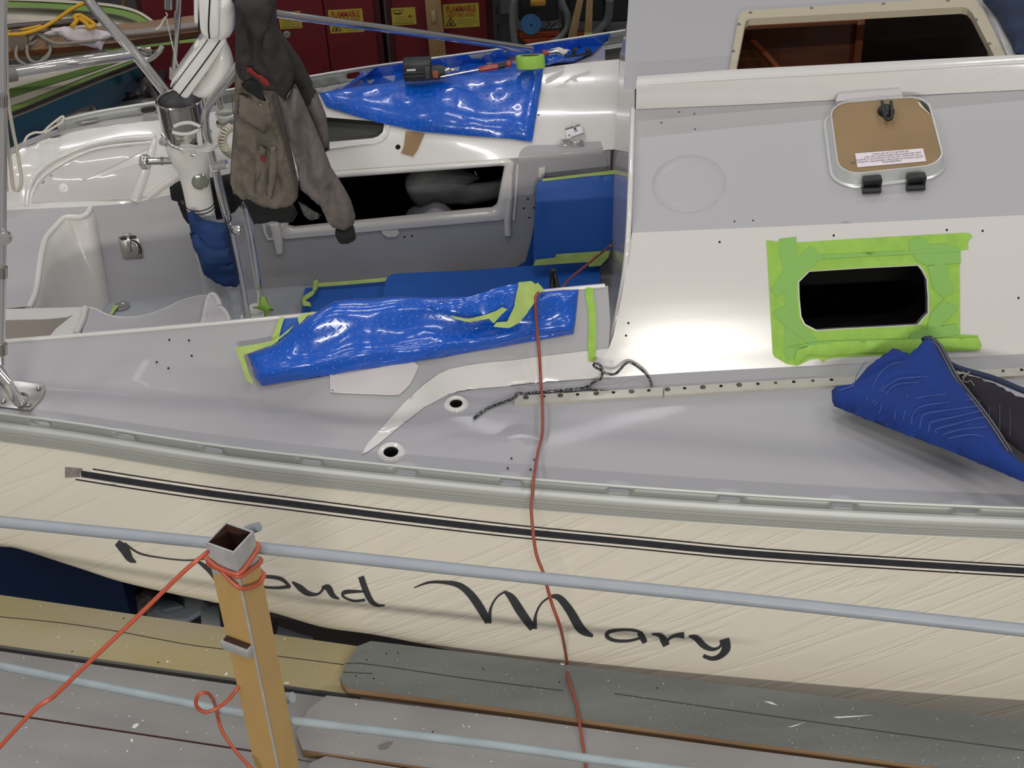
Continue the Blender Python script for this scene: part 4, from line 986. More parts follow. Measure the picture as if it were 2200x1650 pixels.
tf2 = thing('masking_tape', 'loose twisted green tape hanging off the folded film flap', 'tape', cDC.hit(1100, 650), 'green masking tape strips')
for pl in ([(1112, 605), (1137, 602), (1158, 617), (1150, 630), (1140, 650), (1112, 688), (1088, 702), (1057, 699), (1063, 690), (1085, 688), (1100, 655), (1106, 625)], [(940, 678), (975, 682), (1005, 683), (1045, 672), (1062, 666), (1075, 658), (1086, 662), (1070, 678), (1058, 692), (1048, 682), (1005, 690), (985, 688)], [(1150, 605), (1164, 621), (1150, 629), (1140, 612)]):
    patch('tape_strip', pl, cX, TAPEP, tf2, 7, off=.128, wr=.010, ws=16)
f2 = thing('protective_film', 'blue film laid flat over the cockpit sole', 'film', P(900, 620, z=2.83), GF)
patch('film_sheet', [(655, 619), (840, 604), (900, 640), (900, 664), (644, 690), (650, 650)], ZPlane(2.815), FILMD, f2, 14)
patch('film_board', [(822, 640), (828, 605), (834, 593), (846, 588), (1000, 581), (1135, 571), (1210, 565), (1288, 560), (1290, 580), (1288, 625), (1230, 640), (1160, 660), (816, 672)], ZPlane(2.86), FILMD, f2, 14, thick=.02)
f3 = thing('protective_film', 'blue film sheet covering the upright step beside the bulkhead', 'film', P(1240, 470, y=5.08), GF)
stp = Plane(P(1160, 390, y=5.06), P(1330, 372, y=5.08), P(1150, 560, y=4.98))
patch('film_sheet', [(1153, 405), (1158, 393), (1172, 387), (1330, 373), (1323, 460), (1310, 542), (1147, 567), (1149, 480)], stp, FILMD, f3, 12, thick=.03)
patch('film_side', [(1090, 578), (1128, 556), (1140, 510), (1150, 460), (1150, 480), (1147, 570)], cWALL, FILMD, f3, 10, off=.02)
taped('green tape band along the top edge of the blue step film', [[(1165, 389), (1165, 383), (1250, 373), (1330, 363), (1333, 372), (1250, 379), (1180, 387)]], stp, off=.006, mm=TAPEP)
taped('green tape across the foot of the blue step film', [[(1145, 570), (1150, 557), (1192, 552), (1195, 545), (1250, 541), (1310, 537), (1307, 552), (1290, 570), (1265, 572), (1262, 562), (1200, 566)]], stp, off=.006, mm=TAPEP)
taped('green tape at the port edge of the cockpit sole film', [[(675, 611), (760, 605), (838, 598), (836, 606), (760, 613), (680, 619)]], Plane(P(675, 611, z=2.83), P(838, 599, z=2.83), P(680, 600, y=5.07)), off=.012, mm=TAPEP)
puff('tape_curl', [(674, 603), (684, 606), (683, 626), (672, 640), (656, 650), (668, 655), (669, 663), (648, 661), (650, 644), (672, 628)], ZPlane(2.83), TAPEP, bpy.data.objects[[o.name for o in bpy.data.objects if o.name.startswith('masking_tape')][-1]], h=.01, R=6, sp=5, off=.01)
# film on the far coaming
f4 = thing('protective_film', 'large blue tread-patterned film hanging over the port coaming', 'film', cPIN.hit(950, 230), GF)
q0 = [(700, 172, 3.345), (783, 148, 3.345), (1073, 107, 3.345), (1312, 71, 3.345), (1400, 60, 3.345)]
q1 = [(700, 190, 3.29), (783, 172, 3.29), (1073, 133, 3.29), (1312, 95, 3.29), (1400, 80, 3.29)]
q2 = [(690, 203, 3.485), (860, 179, 3.485), (1000, 166, 3.485), (1165, 145, 3.485), (1400, 112, 3.485)]
cF = Carrier(crows([q0, q1, q2], 690, 1400, 60, 4))
patch('film_sheet', [(781, 152), (785, 147), (900, 131), (1073, 106), (1200, 89), (1308, 72), (1312, 74), (1295, 98), (1272, 118), (1230, 134), (1170, 143), (1000, 166), (860, 179), (770, 190), (700, 201), (760, 178)], cF, FILM, f4, 11, wr=.008, ws=7, off=.004)
puff('film_drape', [(686, 204), (760, 191), (860, 179), (1000, 166), (1168, 143), (1161, 200), (1152, 255), (1143, 308), (1100, 301), (1000, 294), (900, 285), (800, 263), (740, 245), (702, 233)], cPIN, FILM, f4, h=.03, R=45, sp=10, wr=.02, ws=4, back=False, off=.012)
patch('brown_tape', [(872, 284), (913, 288), (905, 305), (898, 322), (887, 337), (880, 334), (862, 330), (868, 315)], cPIN, BROWNTAPE, f4, 8, off=.006, wr=.004, ws=20)

# ---------------------------------------------------------------- steering pedestal
PY = 4.8
pX = P(392, 240, y=PY).x
def pz(py, y=PY): return P(400, py, y=y).z
CB = ZPlane
ped = thing('steering_pedestal', 'white steering pedestal with polished steel drum and guard tubes', 'pedestal', (pX, PY, 2.8))
zt, zb = P(392, 212, y=PY).z, P(400, 290, y=PY).z
LA('compass_drum', [(.070, zt-.03), (.074, zt), (.080, zt+.004), (.084, zt), (.083, zt-.01), (.081, zb), (.0, zb)], (pX, PY, 0), STEEL, ped, n=40)
LA('drum_bowl', [(0, zt-.025), (.05, zt-.02), (.072, zt-.002)], (pX, PY, 0), BLACK, ped, n=32)
LA('drum_seal', [(.082, zb+.004), (.085, zb), (.082, zb-.006), (.075, zb-.006)], (pX, PY, 0), BLACK, ped, n=40)
zc, zd = pz(376), pz(455)
LA('pedestal_column', [(.079, zb-.004), (.083, zb-.02), (.080, zb-.05), (.070, zb-.10), (.058, zc+.03), (.052, zc-.01), (.050, zc-.05), (.049, zd), (.045, zd-.002)], (pX, PY, 0), FOAMW, ped, n=36)
LA('lower_column', [(.047, zd), (.047, 3.0), (.055, 2.83), (.07, 2.8)], (pX, PY, 0), mat('column_grey', (190, 194, 196), .4), ped, n=30)
for dz in (0, .014): LA('rubber_band', [(.0495, zd+.012+dz), (.0515, zd+.014+dz), (.0495, zd+.017+dz)], (pX, PY, 0), BLACK, ped, n=30)
dv = (CAM-V((pX, PY, 3.4))); dv.z *= .25; dv.normalize()
gc = P(430, 390, y=PY-.055)
LA('gauge_rim', [(.029, -.02), (.030, .004), (.027, .008), (.026, .004)], gc, STEEL, ped, dv, 30)
LA('gauge_glass', [(.027, .004), (.018, .007), (0, .008)], gc, mat('gauge_green', (128, 134, 116), .2, coat=.8, var=.3, vs=40), ped, dv, 30)
gt = [P(520, 128, y=4.62), P(497, 165, y=4.64), (P(470, 196, y=4.67)), P(450, 222, y=4.69), P(441, 245, y=4.70), P(441, 272, y=4.70), P(450, 312, y=4.71), P(462, 360, y=4.71), P(476, 420, y=4.72), P(500, 520, y=4.73), P(533, 692, y=4.75)]
T('guard_tube', gt, .0150, CHROME, ped, 14, 90)
T('guard_tube', [P(521, 425, y=4.95), P(540, 520, y=4.95), P(563, 668, y=4.95), P(567, 685, y=4.95)], .0155, CHROME, ped, 14, 30)
T('tube_collar', [P(461, 352, y=4.71), P(464, 362, y=4.71)], .021, FOAMW, ped, 14)
T('tube_collar', [P(524, 432, y=4.95), P(526, 442, y=4.95)], .022, STEEL, ped, 14)
LA('tube_clamp', [(0, .02), (.012, .018), (.018, .006), (.018, -.006), (.012, -.018), (0, -.02)], P(508, 494, y=4.70), CHROME, ped, (1, -.3, .1))
LA('tube_clamp', [(0, .03), (.016, .026), (.016, -.026), (0, -.03)], P(472, 355, y=4.70), CHROME, ped, (1, -.1, .2))
kn = P(312, 348, y=4.76)
LA('brake_knob', [(0, -.012), (.024, -.012), (.027, -.006), (.027, .006), (.024, .012), (0, .012)], kn, CHROME, ped, (1, -.25, .05), 28)
T('brake_shaft', [P(318, 347, y=4.76), P(376, 345, y=4.78)], .0125, STEEL, ped, 12)
T('brake_shaft', [P(346, 346, y=4.765), P(350, 346, y=4.765)], .0150, STEEL, ped, 12)
T('control_lever', [P(350, 286, y=4.72), P(357, 300, y=4.71), P(368, 313, y=4.70), P(395, 322, y=4.69), P(418, 332, y=4.69)], [.010, .007, .007, .008, .011], CHROME, ped, 10, None)
LA('lever_pivot', [(0, .012), (.014, .01), (.014, -.01), (0, -.012)], P(352, 305, y=4.70), CHROME, ped, (1, -.6, 0))
# white nylon cup rings
zr1 = P(415, 283, y=4.70)
T('cup_ring', [P(x, y, y=4.66) for x, y in [(430, 272), (410, 264), (388, 266), (374, 272)]], .0065, NYLON, ped, 8, 30)
T('cup_ring', [P(x, y, y=4.64) for x, y in [(428, 279), (408, 287), (388, 288), (370, 284)]], .0065, NYLON, ped, 8, 30)
prism('cup_bracket', [P(x, y, y=4.64) for x, y in [(421, 281), (431, 279), (436, 312), (425, 314)]], (0, .015, 0), NYLON, ped, bev=.002)
prism('cup_plate', [P(x, y, z=zr1.z-.055) for x, y in sm([(386, 312), (400, 308), (424, 312), (445, 309), (464, 305), (466, 311), (448, 320), (425, 320), (405, 327), (388, 323)], 36)], (0, 0, -.012), NYLON, ped)
# second chrome stand and coiled hose behind
LA('winch_stub', [(0, .07), (.012, .07), (.012, 0)], P(474, 232, y=5.0), STEEL, ped)
LA('glass_cup', [(.034, .016), (.038, .012), (.034, -.002), (.034, -.03), (.024, -.05), (0, -.05)], P(486, 250, y=4.95), mat('cup_ring_grey', (196, 198, 190), .2, coat=.5), ped, n=26)
LA('glass_cup', [(.036, .006), (.039, 0), (.036, -.008), (0, -.01)], P(487, 263, y=4.94), NYLON, ped, n=26)
hx = catmull([P(497, 272, y=4.86), P(482, 285, y=4.84), (P(477, 303, y=4.83)), P(484, 320, y=4.84), P(500, 334, y=4.86)], 200)
hel = []
for i, p in enumerate(hx):
    t = (hx[min(i+1, 199)]-hx[max(i-1, 0)]).normalized(); a = t.cross(V((0, 1, 0))).normalized(); b = t.cross(a); an = i/200*2*math.pi*15
    hel.append(p+(a*math.cos(an)+b*math.sin(an))*.013)
T('coiled_hose', hel, .0042, mat('hose_ivory', (214, 208, 190), .45), ped, 6)
B('pedestal_foot', (pX+.10, 4.85, 2.805), (.09, .1, .012), FOAMW, ped)
LA('pedestal_foot', [(.035, 0), (.035, .012), (.028, .018), (0, .018)], P(551, 668, z=2.81), FOAMW, ped)
puff('tube_tape', [(557, 638), (573, 638), (578, 655), (590, 668), (580, 668), (572, 682), (566, 668), (541, 661), (556, 656)], Plane(P(560, 640, y=4.9), P(590, 640, y=4.9), P(560, 680, y=4.84)), TAPE, ped, h=.02, R=7, sp=5)

# instrument pods
POD = mat('pod_white', (232, 230, 226), .22, coat=.5)
pod1 = thing('instrument_pod', 'tilted white instrument pod with dark seams over the steel drum', 'instrument', P(430, 150, y=4.74), 'instrument pods')
yp = YPlane(4.74)
def slabp(nm, px, y0, y1, t, n=48):
    return prism(nm, [P(x, y, y=y0) for x, y in sm(px, n)], (0, y1-y0, 0), POD, t, bev=.006, sharp=50)
puff('pod_shell', sm([(404, 206), (440, 150), (478, 84), (490, 95), (499, 118), (503, 140), (500, 160), (485, 182), (465, 200), (450, 208), (430, 206), (413, 200)], 70), yp, POD, pod1, h=.06, R=34, sp=7)
slabp('pod_lid', [(370, 188), (379, 198), (386, 206), (397, 213), (405, 211), (412, 200), (450, 148), (484, 94), (482, 82), (470, 79), (446, 84), (434, 92), (402, 137)], 4.66, 4.80, pod1)
slabp('pod_front', [(366, 183), (371, 188), (384, 170), (400, 150), (440, 97), (446, 88), (441, 82), (434, 86), (405, 126)], 4.67, 4.79, pod1)
for pts, rr in (([(385, 206), (420, 160), (455, 112), (478, 79)], .0024), ([(369, 190), (400, 148), (430, 108), (446, 85)], .0016)):
    T('pod_seam', [P(x, y, y=4.659) for x, y in pts], rr, BLACK, pod1, 6, 24)
prism('pod_button', [P(x, y, y=4.668) for x, y in [(400, 140), (412, 126), (415, 129), (403, 145)]], (0, .006, 0), BLACK, pod1, bev=.001)
puff('pod_knob', sm([(416, 96), (424, 84), (433, 89), (423, 104)], 20), YPlane(4.69), POD, pod1, h=.03, R=5, sp=4)
pod2 = thing('instrument_pod', 'upright white instrument pod hanging over the tilted one at the top edge', 'instrument', P(460, 30, y=4.74), 'instrument pods')
puff('pod_shell', sm([(470, -20), (500, -22), (506, 20), (507, 45), (503, 60), (492, 72), (478, 77), (466, 77), (462, 40)], 40), yp, POD, pod2, h=.06, R=22, sp=7, off=.03)
slabp('pod_lid', [(428, -22), (450, -22), (470, -20), (471, 30), (470, 60), (469, 78), (463, 84), (450, 84), (438, 78), (431, 68), (428, 40)], 4.63, 4.77, pod2)
slabp('pod_front', [(417, -20), (426, -20), (427, 20), (427, 50), (420, 54), (417, 48), (416, 20)], 4.66, 4.75, pod2)
T('pod_seam', [P(x, y, y=4.629) for x, y in [(452, -20), (449, 30), (448, 60), (450, 83)]], .0028, BLACK, pod2, 6, 24)
T('pod_seam', [P(x, y, y=4.65) for x, y in [(429, -20), (428, 30), (427, 66)]], .0032, BLACK, pod2, 6, 24)
LA('pod_socket', [(0, .004), (.006, .003), (.006, 0)], yp.hit(469, 38, .10), BLACK, pod2, yp.n, 12)

# ---------------------------------------------------------------- pouches
BLK = mat('black_canvas', (16, 16, 17), .85, bump=.3, bs=80)
bag = thing('tool_bag', 'black canvas bag hanging behind the white pedestal', 'bag', P(390, 440, y=4.9))
puff('bag_body', [(364, 402), (378, 392), (397, 383), (420, 388), (500, 372), (520, 395), (524, 430), (505, 455), (478, 470), (440, 470), (407, 482), (394, 468), (388, 452), (381, 433), (369, 430), (366, 418)], YPlane(4.93), BLK, bag, h=.03, R=14, sp=8, wr=.02, ws=12)
T('bag_zip', [P(391, 430, y=4.87), P(394, 438, y=4.87)], .004, STEEL, bag, 6)
pou = thing('tool_pouch', 'blue canvas tool pouch strapped low on the pedestal', 'bag', P(460, 540, y=4.7))
BLUEC = mat('blue_canvas', (18, 52, 104), .8, bump=.4, bs=70, var=.25, vs=12)
puff('pouch_body', [(402, 458), (414, 452), (425, 462), (440, 472), (470, 478), (485, 478), (492, 500), (500, 540), (508, 580), (516, 608), (508, 614), (490, 608), (470, 598), (448, 588), (432, 572), (424, 545), (414, 515), (408, 490)], YPlane(4.70), BLUEC, pou, h=.035, R=16, sp=7, wr=.022, ws=11)
puff('pouch_pocket', [(410, 488), (425, 492), (440, 503), (452, 514), (480, 520), (495, 520), (503, 552), (480, 560), (450, 556), (430, 540), (418, 520)], YPlane(4.70), BLUEC, pou, h=.022, R=10, sp=6, wr=.02, ws=14, off=.035, seed=3)
puff('pouch_pocket', [(424, 526), (440, 535), (460, 546), (485, 552), (504, 556), (512, 600), (490, 604), (462, 592), (440, 576)], YPlane(4.70), BLUEC, pou, h=.02, R=10, sp=6, wr=.015, ws=14, off=.038, seed=8)
T('pouch_cord', [P(x, y, y=4.68) for x, y in [(478, 481), (492, 478), (496, 470), (494, 462)]], .0025, BLACK, pou, 6, 20)

# ---------------------------------------------------------------- work jacket
JT = mat('duck_canvas_taupe', (118, 109, 98), .88, bump=.35, bs=140, var=.3, vs=7, specks=.83, spcol=(190, 182, 170), sps=60)
JT2 = mat('duck_canvas_sleeve', (112, 104, 100), .88, bump=.35, bs=140, var=.3, vs=6, specks=.82, spcol=(200, 185, 165), sps=50)
JD = mat('faded_black_canvas', (52, 49, 47), .9, bump=.35, bs=140, var=.35, vs=6)
JR = mat('black_rib_knit', (28, 28, 28), .95, bump=.5, bs=220)
jk = thing('work_jacket', 'worn taupe canvas work jacket with dark yoke hanging over the pedestal', 'jacket', P(590, 250, y=4.6))
yj = YPlane(4.62); yj2 = YPlane(4.66); yj0 = YPlane(4.56)
puff('far_sleeve', [(560, 10), (590, 15), (598, 60), (620, 90), (645, 125), (668, 170), (682, 200), (700, 245), (708, 290), (707, 322), (690, 330), (660, 290), (620, 180), (585, 110)], YPlane(4.72), JD, jk, h=.04, R=22, sp=9, wr=.025, ws=6)
puff('far_sleeve_cloth', [(650, 205), (664, 215), (672, 178), (684, 205), (700, 245), (708, 290), (708, 324), (690, 312), (668, 255)], YPlane(4.715), JT2, jk, h=.042, R=18, sp=9, wr=.02, ws=7, off=.004)
puff('hem_knit', [(520, 425), (535, 428), (560, 440), (600, 445), (632, 440), (640, 460), (630, 475), (610, 476), (585, 472), (560, 478), (545, 480), (534, 455)], yj2, JR, jk, h=.03, R=12, sp=7, wr=.012, ws=16)
puff('jacket_body', [(505, 140), (520, 150), (560, 178), (592, 190), (612, 260), (628, 330), (642, 395), (640, 425), (628, 441), (600, 443), (570, 440), (552, 432), (535, 420), (528, 430), (515, 425), (500, 412), (494, 385), (497, 330), (503, 250)], yj, JT, jk, h=.04, R=18, sp=6, wr=.045, ws=13, st=(1.3, 1, .45))
puff('jacket_yoke', [(503, -12), (560, -20), (592, -12), (596, 55), (606, 90), (625, 130), (632, 160), (628, 185), (615, 210), (600, 204), (592, 194), (575, 190), (550, 186), (530, 182), (512, 165), (505, 142), (506, 90)], yj0, JD, jk, h=.04, R=18, sp=6, wr=.045, ws=13, st=(1.3, 1, .45), seed=4)
puff('hood', [(500, -12), (520, -20), (580, -20), (590, 10), (582, 50), (562, 85), (545, 60), (525, 20)], yj0, JD, jk, h=.03, R=20, sp=8, wr=.03, ws=9, off=.045, seed=9)
puff('near_sleeve', [(592, 188), (604, 196), (616, 211), (628, 190), (634, 178), (652, 215), (668, 250), (692, 308), (712, 360), (738, 400), (754, 430), (764, 465), (760, 482), (735, 492), (715, 485), (700, 468), (688, 440), (668, 425), (645, 405), (638, 360), (618, 290), (604, 240)], yj0, JT2, jk, h=.04, R=18, sp=6, wr=.045, ws=13, st=(1.3, 1, .45), seed=2)
puff('cuff_knit', sm([(722, 490), (735, 488), (757, 482), (763, 500), (764, 514), (752, 520), (738, 521), (726, 516), (720, 505)], 30), yj0, JR, jk, h=.035, R=12, sp=6, wr=.008, ws=20)
puff('torn_lining', [(640, 432), (655, 440), (672, 452), (690, 462), (684, 470), (668, 474), (652, 462)], yj2, mat('lining_grey', (96, 96, 92), .95, var=.5, vs=40), jk, h=.02, R=8, sp=5, wr=.03, ws=30)
puff('chest_pocket', [(516, 190), (540, 194), (560, 205), (582, 205), (582, 250), (572, 270), (556, 262), (530, 246), (512, 232)], yj, JT, jk, h=.012, R=6, sp=7, wr=.02, ws=8, off=.045, seed=5)
puff('pocket_gap', [(522, 162), (545, 150), (562, 165), (572, 190), (575, 200), (560, 196), (540, 182), (526, 172)], yj0, JR, jk, h=.006, R=5, sp=5, off=.058, wr=.01)
puff('pocket_flap', [(555, 312), (562, 296), (575, 305), (570, 340), (560, 370), (556, 420), (545, 416), (552, 360)], yj, JT, jk, h=.010, R=4, sp=6, off=.05, wr=.012, seed=6)
puff('pocket_flap', [(583, 298), (598, 298), (598, 340), (592, 390), (586, 420), (572, 418), (580, 360)], yj, JT, jk, h=.010, R=4, sp=6, off=.052, wr=.012, seed=7)
patch('brand_tag', [(563, 313), (574, 314), (574, 328), (564, 325)], yj, mat('tag_red', (120, 34, 36), .7), jk, 6, off=.066)
RED = mat('red_stitching', (128, 36, 32), .85)
for pl in ([(532, 125), (545, 124), (548, 131), (560, 140), (566, 146), (560, 150), (545, 139), (534, 134)], [(556, 144), (566, 140), (578, 150), (584, 158), (583, 166), (572, 162), (562, 153)]):
    puff('logo_stitching', pl, yj0, RED, jk, h=.004, R=3, sp=4, off=.068)
LA('pocket_rivet', [(0, .003), (.0035, .002), (.004, 0)], yj.hit(564, 206, .062), CHROME, jk, yj.n, 10)
for pts in ([(588, 190), (600, 240), (616, 300), (630, 355), (640, 400)], [(582, 205), (583, 250), (573, 270), (556, 262), (514, 234)], [(502, 180), (508, 235), (530, 250)]):
    T('seam', [yj.hit(x, y, .058) for x, y in pts], .0016, mat('seam_and_gap_shade', (84, 76, 68), .9), jk, 6, 24)  # seams, plus a dark line standing in for the shaded gap beside the sleeve
T('hook', [P(508, 75, y=4.6), P(514, 74, y=4.54), P(517, 78, y=4.54)], .002, CHROME, jk, 6)

# ---------------------------------------------------------------- person in the locker
per = thing('person', 'person in dark grey clothes bent over inside the open cockpit locker', 'person', P(930, 460, y=5.4))
def skin(name, joints, edges, m, parent, root=0, sub=2):
    me = bpy.data.meshes.new(name); L0 = root_loc(parent)
    me.from_pydata([tuple(V(j[0])-L0) for j in joints], edges, []); o = bpy.data.objects.new(name, me); COL.objects.link(o); o.parent = parent
    md = o.modifiers.new('s', 'SKIN'); md.use_smooth_shade = True
    for i, j in enumerate(joints):
        sv = me.skin_vertices[0].data[i]; sv.radius = (j[1], j[2] if len(j) > 2 else j[1]); sv.use_root = (i == root)
    me.materials.append(m); s2 = o.modifiers.new('u', 'SUBSURF'); s2.levels = sub; s2.render_levels = sub; return o
SH = mat('charcoal_shirt', (104, 107, 108), .92, bump=.9, bs=16, st=(1, 1, 2.5), var=.35, vs=9)
PT = mat('grey_trousers', (160, 158, 162), .92, bump=.3, bs=80)
SK = mat('skin', (176, 128, 104), .6)
b0 = P(882, 420, y=5.34); ch = P(985, 400, y=5.36)
skin('torso', [(b0, .10, .09), (P(915, 392, y=5.33), .088, .085), (ch, .075, .07), (P(1035, 400, y=5.40), .05), (P(1005, 415, y=5.30), .05), (P(1050, 412, y=5.28), .042), (P(1100, 395, y=5.32), .034)], [(0, 1), (1, 2), (2, 3), (2, 4), (4, 5), (5, 6)], SH, per)
skin('trousers', [(P(900, 462, y=5.27), .062, .06), (P(940, 462, y=5.245), .066), (P(975, 492, y=5.28), .055), (P(980, 560, y=5.40), .045), (P(900, 480, y=5.42), .06), (P(960, 500, y=5.45), .05)], [(0, 1), (1, 2), (2, 3), (0, 4), (4, 5)], PT, per)
skin('head', [(P(1060, 400, y=5.50), .035), (P(1090, 398, y=5.52), .055, .05), (P(1115, 405, y=5.54), .045)], [(0, 1), (1, 2)], SK, per)
skin('hair', [(P(1085, 392, y=5.535), .052, .05), (P(1108, 393, y=5.56), .045)], [(0, 1)], mat('dark_hair', (30, 24, 20), .8), per)
hd = P(1104, 396, y=5.42)
skin('hand', [(hd, .014), (hd+V((.03, 0, 0)), .018, .01)]+[(hd+V((.06+.004*(k % 2), -.018+.012*k, -.006)), .006) for k in range(4)]+[(hd+V((.085-.004*abs(k-1), -.020+.013*k, -.018)), .005) for k in range(4)]+[(hd+V((.03, -.03, -.008)), .007)], [(0, 1), (1, 2), (1, 3), (1, 4), (1, 5), (2, 6), (3, 7), (4, 8), (5, 9), (1, 10)], SK, per)
for a_, b_ in (((1000, 382), (1012, 378)), ): T('reflective_piping', [P(1020, 368, y=5.30), P(1024, 376, y=5.30)], .002, mat('piping_light', (150, 150, 150), .5), per, 6)

# ---------------------------------------------------------------- tools on the far coaming
yt = 5.42
drill = thing('cordless_drill', 'black cordless driver with its battery towards us on the far blue film', 'drill', P(905, 168, z=3.5))
dc = P(897, 148, y=5.40)
bt_ = B('battery', dc, (.108, .07, .075), mat('drill_black', (40, 40, 40), .5, var=.3, vs=30), drill, None, .008)
for dx, dz, sx_, sz_ in ((-.012, -.012, .075, .004), (-.012, .004, .075, .004), (.038, 0, .018, .05)): B('battery_rib', dc+V((dx, -.037, dz)), (sx_, .004, sz_), mat('drill_grey', (66, 66, 66), .5), bt_, None, .001)
B('battery_label', dc+V((-.022, -.0375, .014)), (.034, .002, .008), mat('label_pale', (200, 200, 196), .6), bt_, None, .0003)
bx_ = P(938, 155, y=5.41)
LA('drill_body', [(0, -.03), (.026, -.028), (.029, 0), (.024, .03), (0, .032)], bx_, mat('drill_black', (40, 40, 40), .5), drill, (1, .15, -.02))
LA('drill_chuck', [(.016, 0), (.014, .02), (.007, .028), (.007, .04), (0, .042)], bx_+V((.028, .004, 0)), STEEL, drill, (1, .15, -.02), 16)
B('drill_trim', bx_+V((-.004, -.028, .004)), (.022, .006, .03), mat('drill_orange', (150, 84, 50), .6), drill, None, .002)
sd = thing('screwdriver', 'long red-handled screwdriver lying beside the driver on the far film', 'screwdriver', P(1040, 150, z=3.5))
RH = mat('red_handle', (140, 40, 34), .35, coat=.3)
T('blade', [P(946, 165, y=5.39), P(1030, 149, y=5.40)], .0045, STEEL, sd, 8)
T('handle', [P(1028, 149, y=5.395), P(1034, 149, y=5.395), P(1055, 145, y=5.40), P(1070, 143, y=5.40)], [.010, .0125, .0125, .011], RH, sd, 12)
T('ferrule', [P(1070, 143, y=5.40), P(1088, 139, y=5.40)], .010, BLACK, sd, 10)
LA('handle_end', [(0, .012), (.012, .008), (.014, 0), (.010, -.01), (0, -.012)], P(1093, 137, y=5.40), RH, sd, (1, .1, .1))
ch_ = thing('chisel', 'thin dark red tool behind the screwdriver near the tape roll', 'tool', P(1100, 127, z=3.5))
T('handle', [P(1042, 143, y=5.50), P(1068, 138, y=5.50)], .006, mat('dull_red', (84, 34, 30), .5), ch_, 8)
T('blade', [P(1068, 138, y=5.5), P(1110, 126, y=5.52), P(1092, 124, y=5.56)], .004, mat('rust_brown', (92, 60, 44), .6), ch_, 8)
rl = thing('tape_roll', 'roll of green masking tape standing on the far blue film', 'tape roll', P(1140, 140, z=3.5), )
rc0 = P(1140, 141, y=5.42)
LA('tape_winding', [(.038, .048), (.054, .048), (.055, .046), (.055, .002), (.054, 0), (.038, 0), (.038, .048)], rc0+V((0, 0, -.01)), TAPE, rl, (.0, .33, .94), 40)
LA('cardboard_core', [(.0385, .046), (.036, .048), (.036, .0), (.0385, .002)], rc0+V((0, 0, -.01)), mat('cardboard', (120, 90, 66), .8), rl, (0, .33, .94), 40)
pl_ = thing('pliers', 'red-handled steel pliers behind the green tape roll', 'pliers', P(1180, 115, y=5.6))
T('handle', [P(1165, 113, y=5.55), P(1176, 114, y=5.55)], .012, mat('red_grip', (150, 50, 48), .4), pl_, 10)
T('jaw', [P(1176, 114, y=5.55), P(1195, 112, y=5.56), P(1212, 118, y=5.56)], [.012, .011, .006], STEEL, pl_, 10)
cl = thing('hand_tool', 'black clamp lying on the film edge beside the bulkhead', 'clamp', P(1240, 118, z=3.5))
T('bar', [P(1214, 120, y=5.50), P(1240, 119, y=5.52), P(1267, 114, y=5.54)], .006, BLACK, cl, 8)
T('jaw', [P(1267, 115, y=5.54), P(1264, 108, y=5.54), P(1257, 104, y=5.54)], [.008, .009, .004], BLACK, cl, 8, None)
T('slide', [P(1233, 118, y=5.52), P(1234, 107, y=5.52), P(1241, 105, y=5.52)], .008, BLACK, cl, 8)
tag(puff('paper_scrap', [(1180, 106), (1200, 101), (1226, 108), (1212, 117), (1205, 115), (1196, 106)], YPlane(5.5), mat('paper_white', (216, 206, 206), .7), None, h=.004, R=4, sp=5, wr=.01), 'crumpled white paper scrap on top of the pliers', 'paper')
tag(puff('film_scrap', [(1170, 142), (1176, 128), (1190, 122), (1208, 118), (1213, 124), (1208, 131), (1196, 132), (1182, 139)], Plane(P(1170, 140, z=3.5), P(1210, 126, z=3.5), P(1190, 120, z=3.53)), FILM, None, h=.006, R=5, sp=5, wr=.012, ws=20), 'small curled blue film offcut beside the green tape roll', 'film')
tp = [P(560, 17, y=5.3), P(592, 29, y=5.34), P(870, 67, y=5.62), P(1142, 106, y=5.9)]
tag(T('steel_tube', tp, .0155, STEEL, None, 16, 30), 'long stainless tube slanting down onto the far blue film', 'tube')
# bag of screws
sb = thing('screw_bag', 'clear plastic bag of small screws with a white label', 'bag', cPIN.hit(1230, 308))
puff('bag_film', [(1212, 282), (1232, 270), (1255, 276), (1258, 300), (1260, 312), (1235, 318), (1205, 316), (1192, 312), (1200, 305), (1215, 302)], cPIN, mat('clear_bag', (220, 222, 222), .12, alpha=.22, spec=.8), sb, h=.014, R=8, sp=6, wr=.01, ws=30, off=.012)
patch('bag_label', [(1213, 284), (1245, 274), (1254, 292), (1218, 304)], cPIN, mat('label_white', (222, 222, 224), .5), sb, 8, off=.022)
for pl in ([(1213, 284), (1245, 274), (1245.5, 276), (1213.5, 286)], [(1226, 301), (1254, 291.5), (1254.5, 293.5), (1227, 303)], [(1232, 282), (1237, 280), (1238, 285), (1233, 286)], [(1234, 288), (1241, 286), (1241, 287.5), (1234, 289.5)], [(1220, 296), (1224, 295), (1224.5, 298), (1221, 299)]):
    patch('label_print', pl, cPIN, TXT, sb, 8, off=.0235)
bm = bmesh.new(); rnd = random.Random(3)
for i in range(46):
    x = rnd.uniform(1206, 1256); y = rnd.uniform(303, 314)
    c = cPIN.hit(x, y, rnd.uniform(.004, .012)); d = V((rnd.uniform(-1, 1), rnd.uniform(-1, 1), rnd.uniform(-.6, .6))).normalized()
    tube(bm, [c-d*.007, c+d*.005, c+d*.0051, c+d*.007], [.0018, .0018, .0036, .0036], 6)
o = obj('screws', bm, STEEL, sb); o['kind'] = 'stuff'

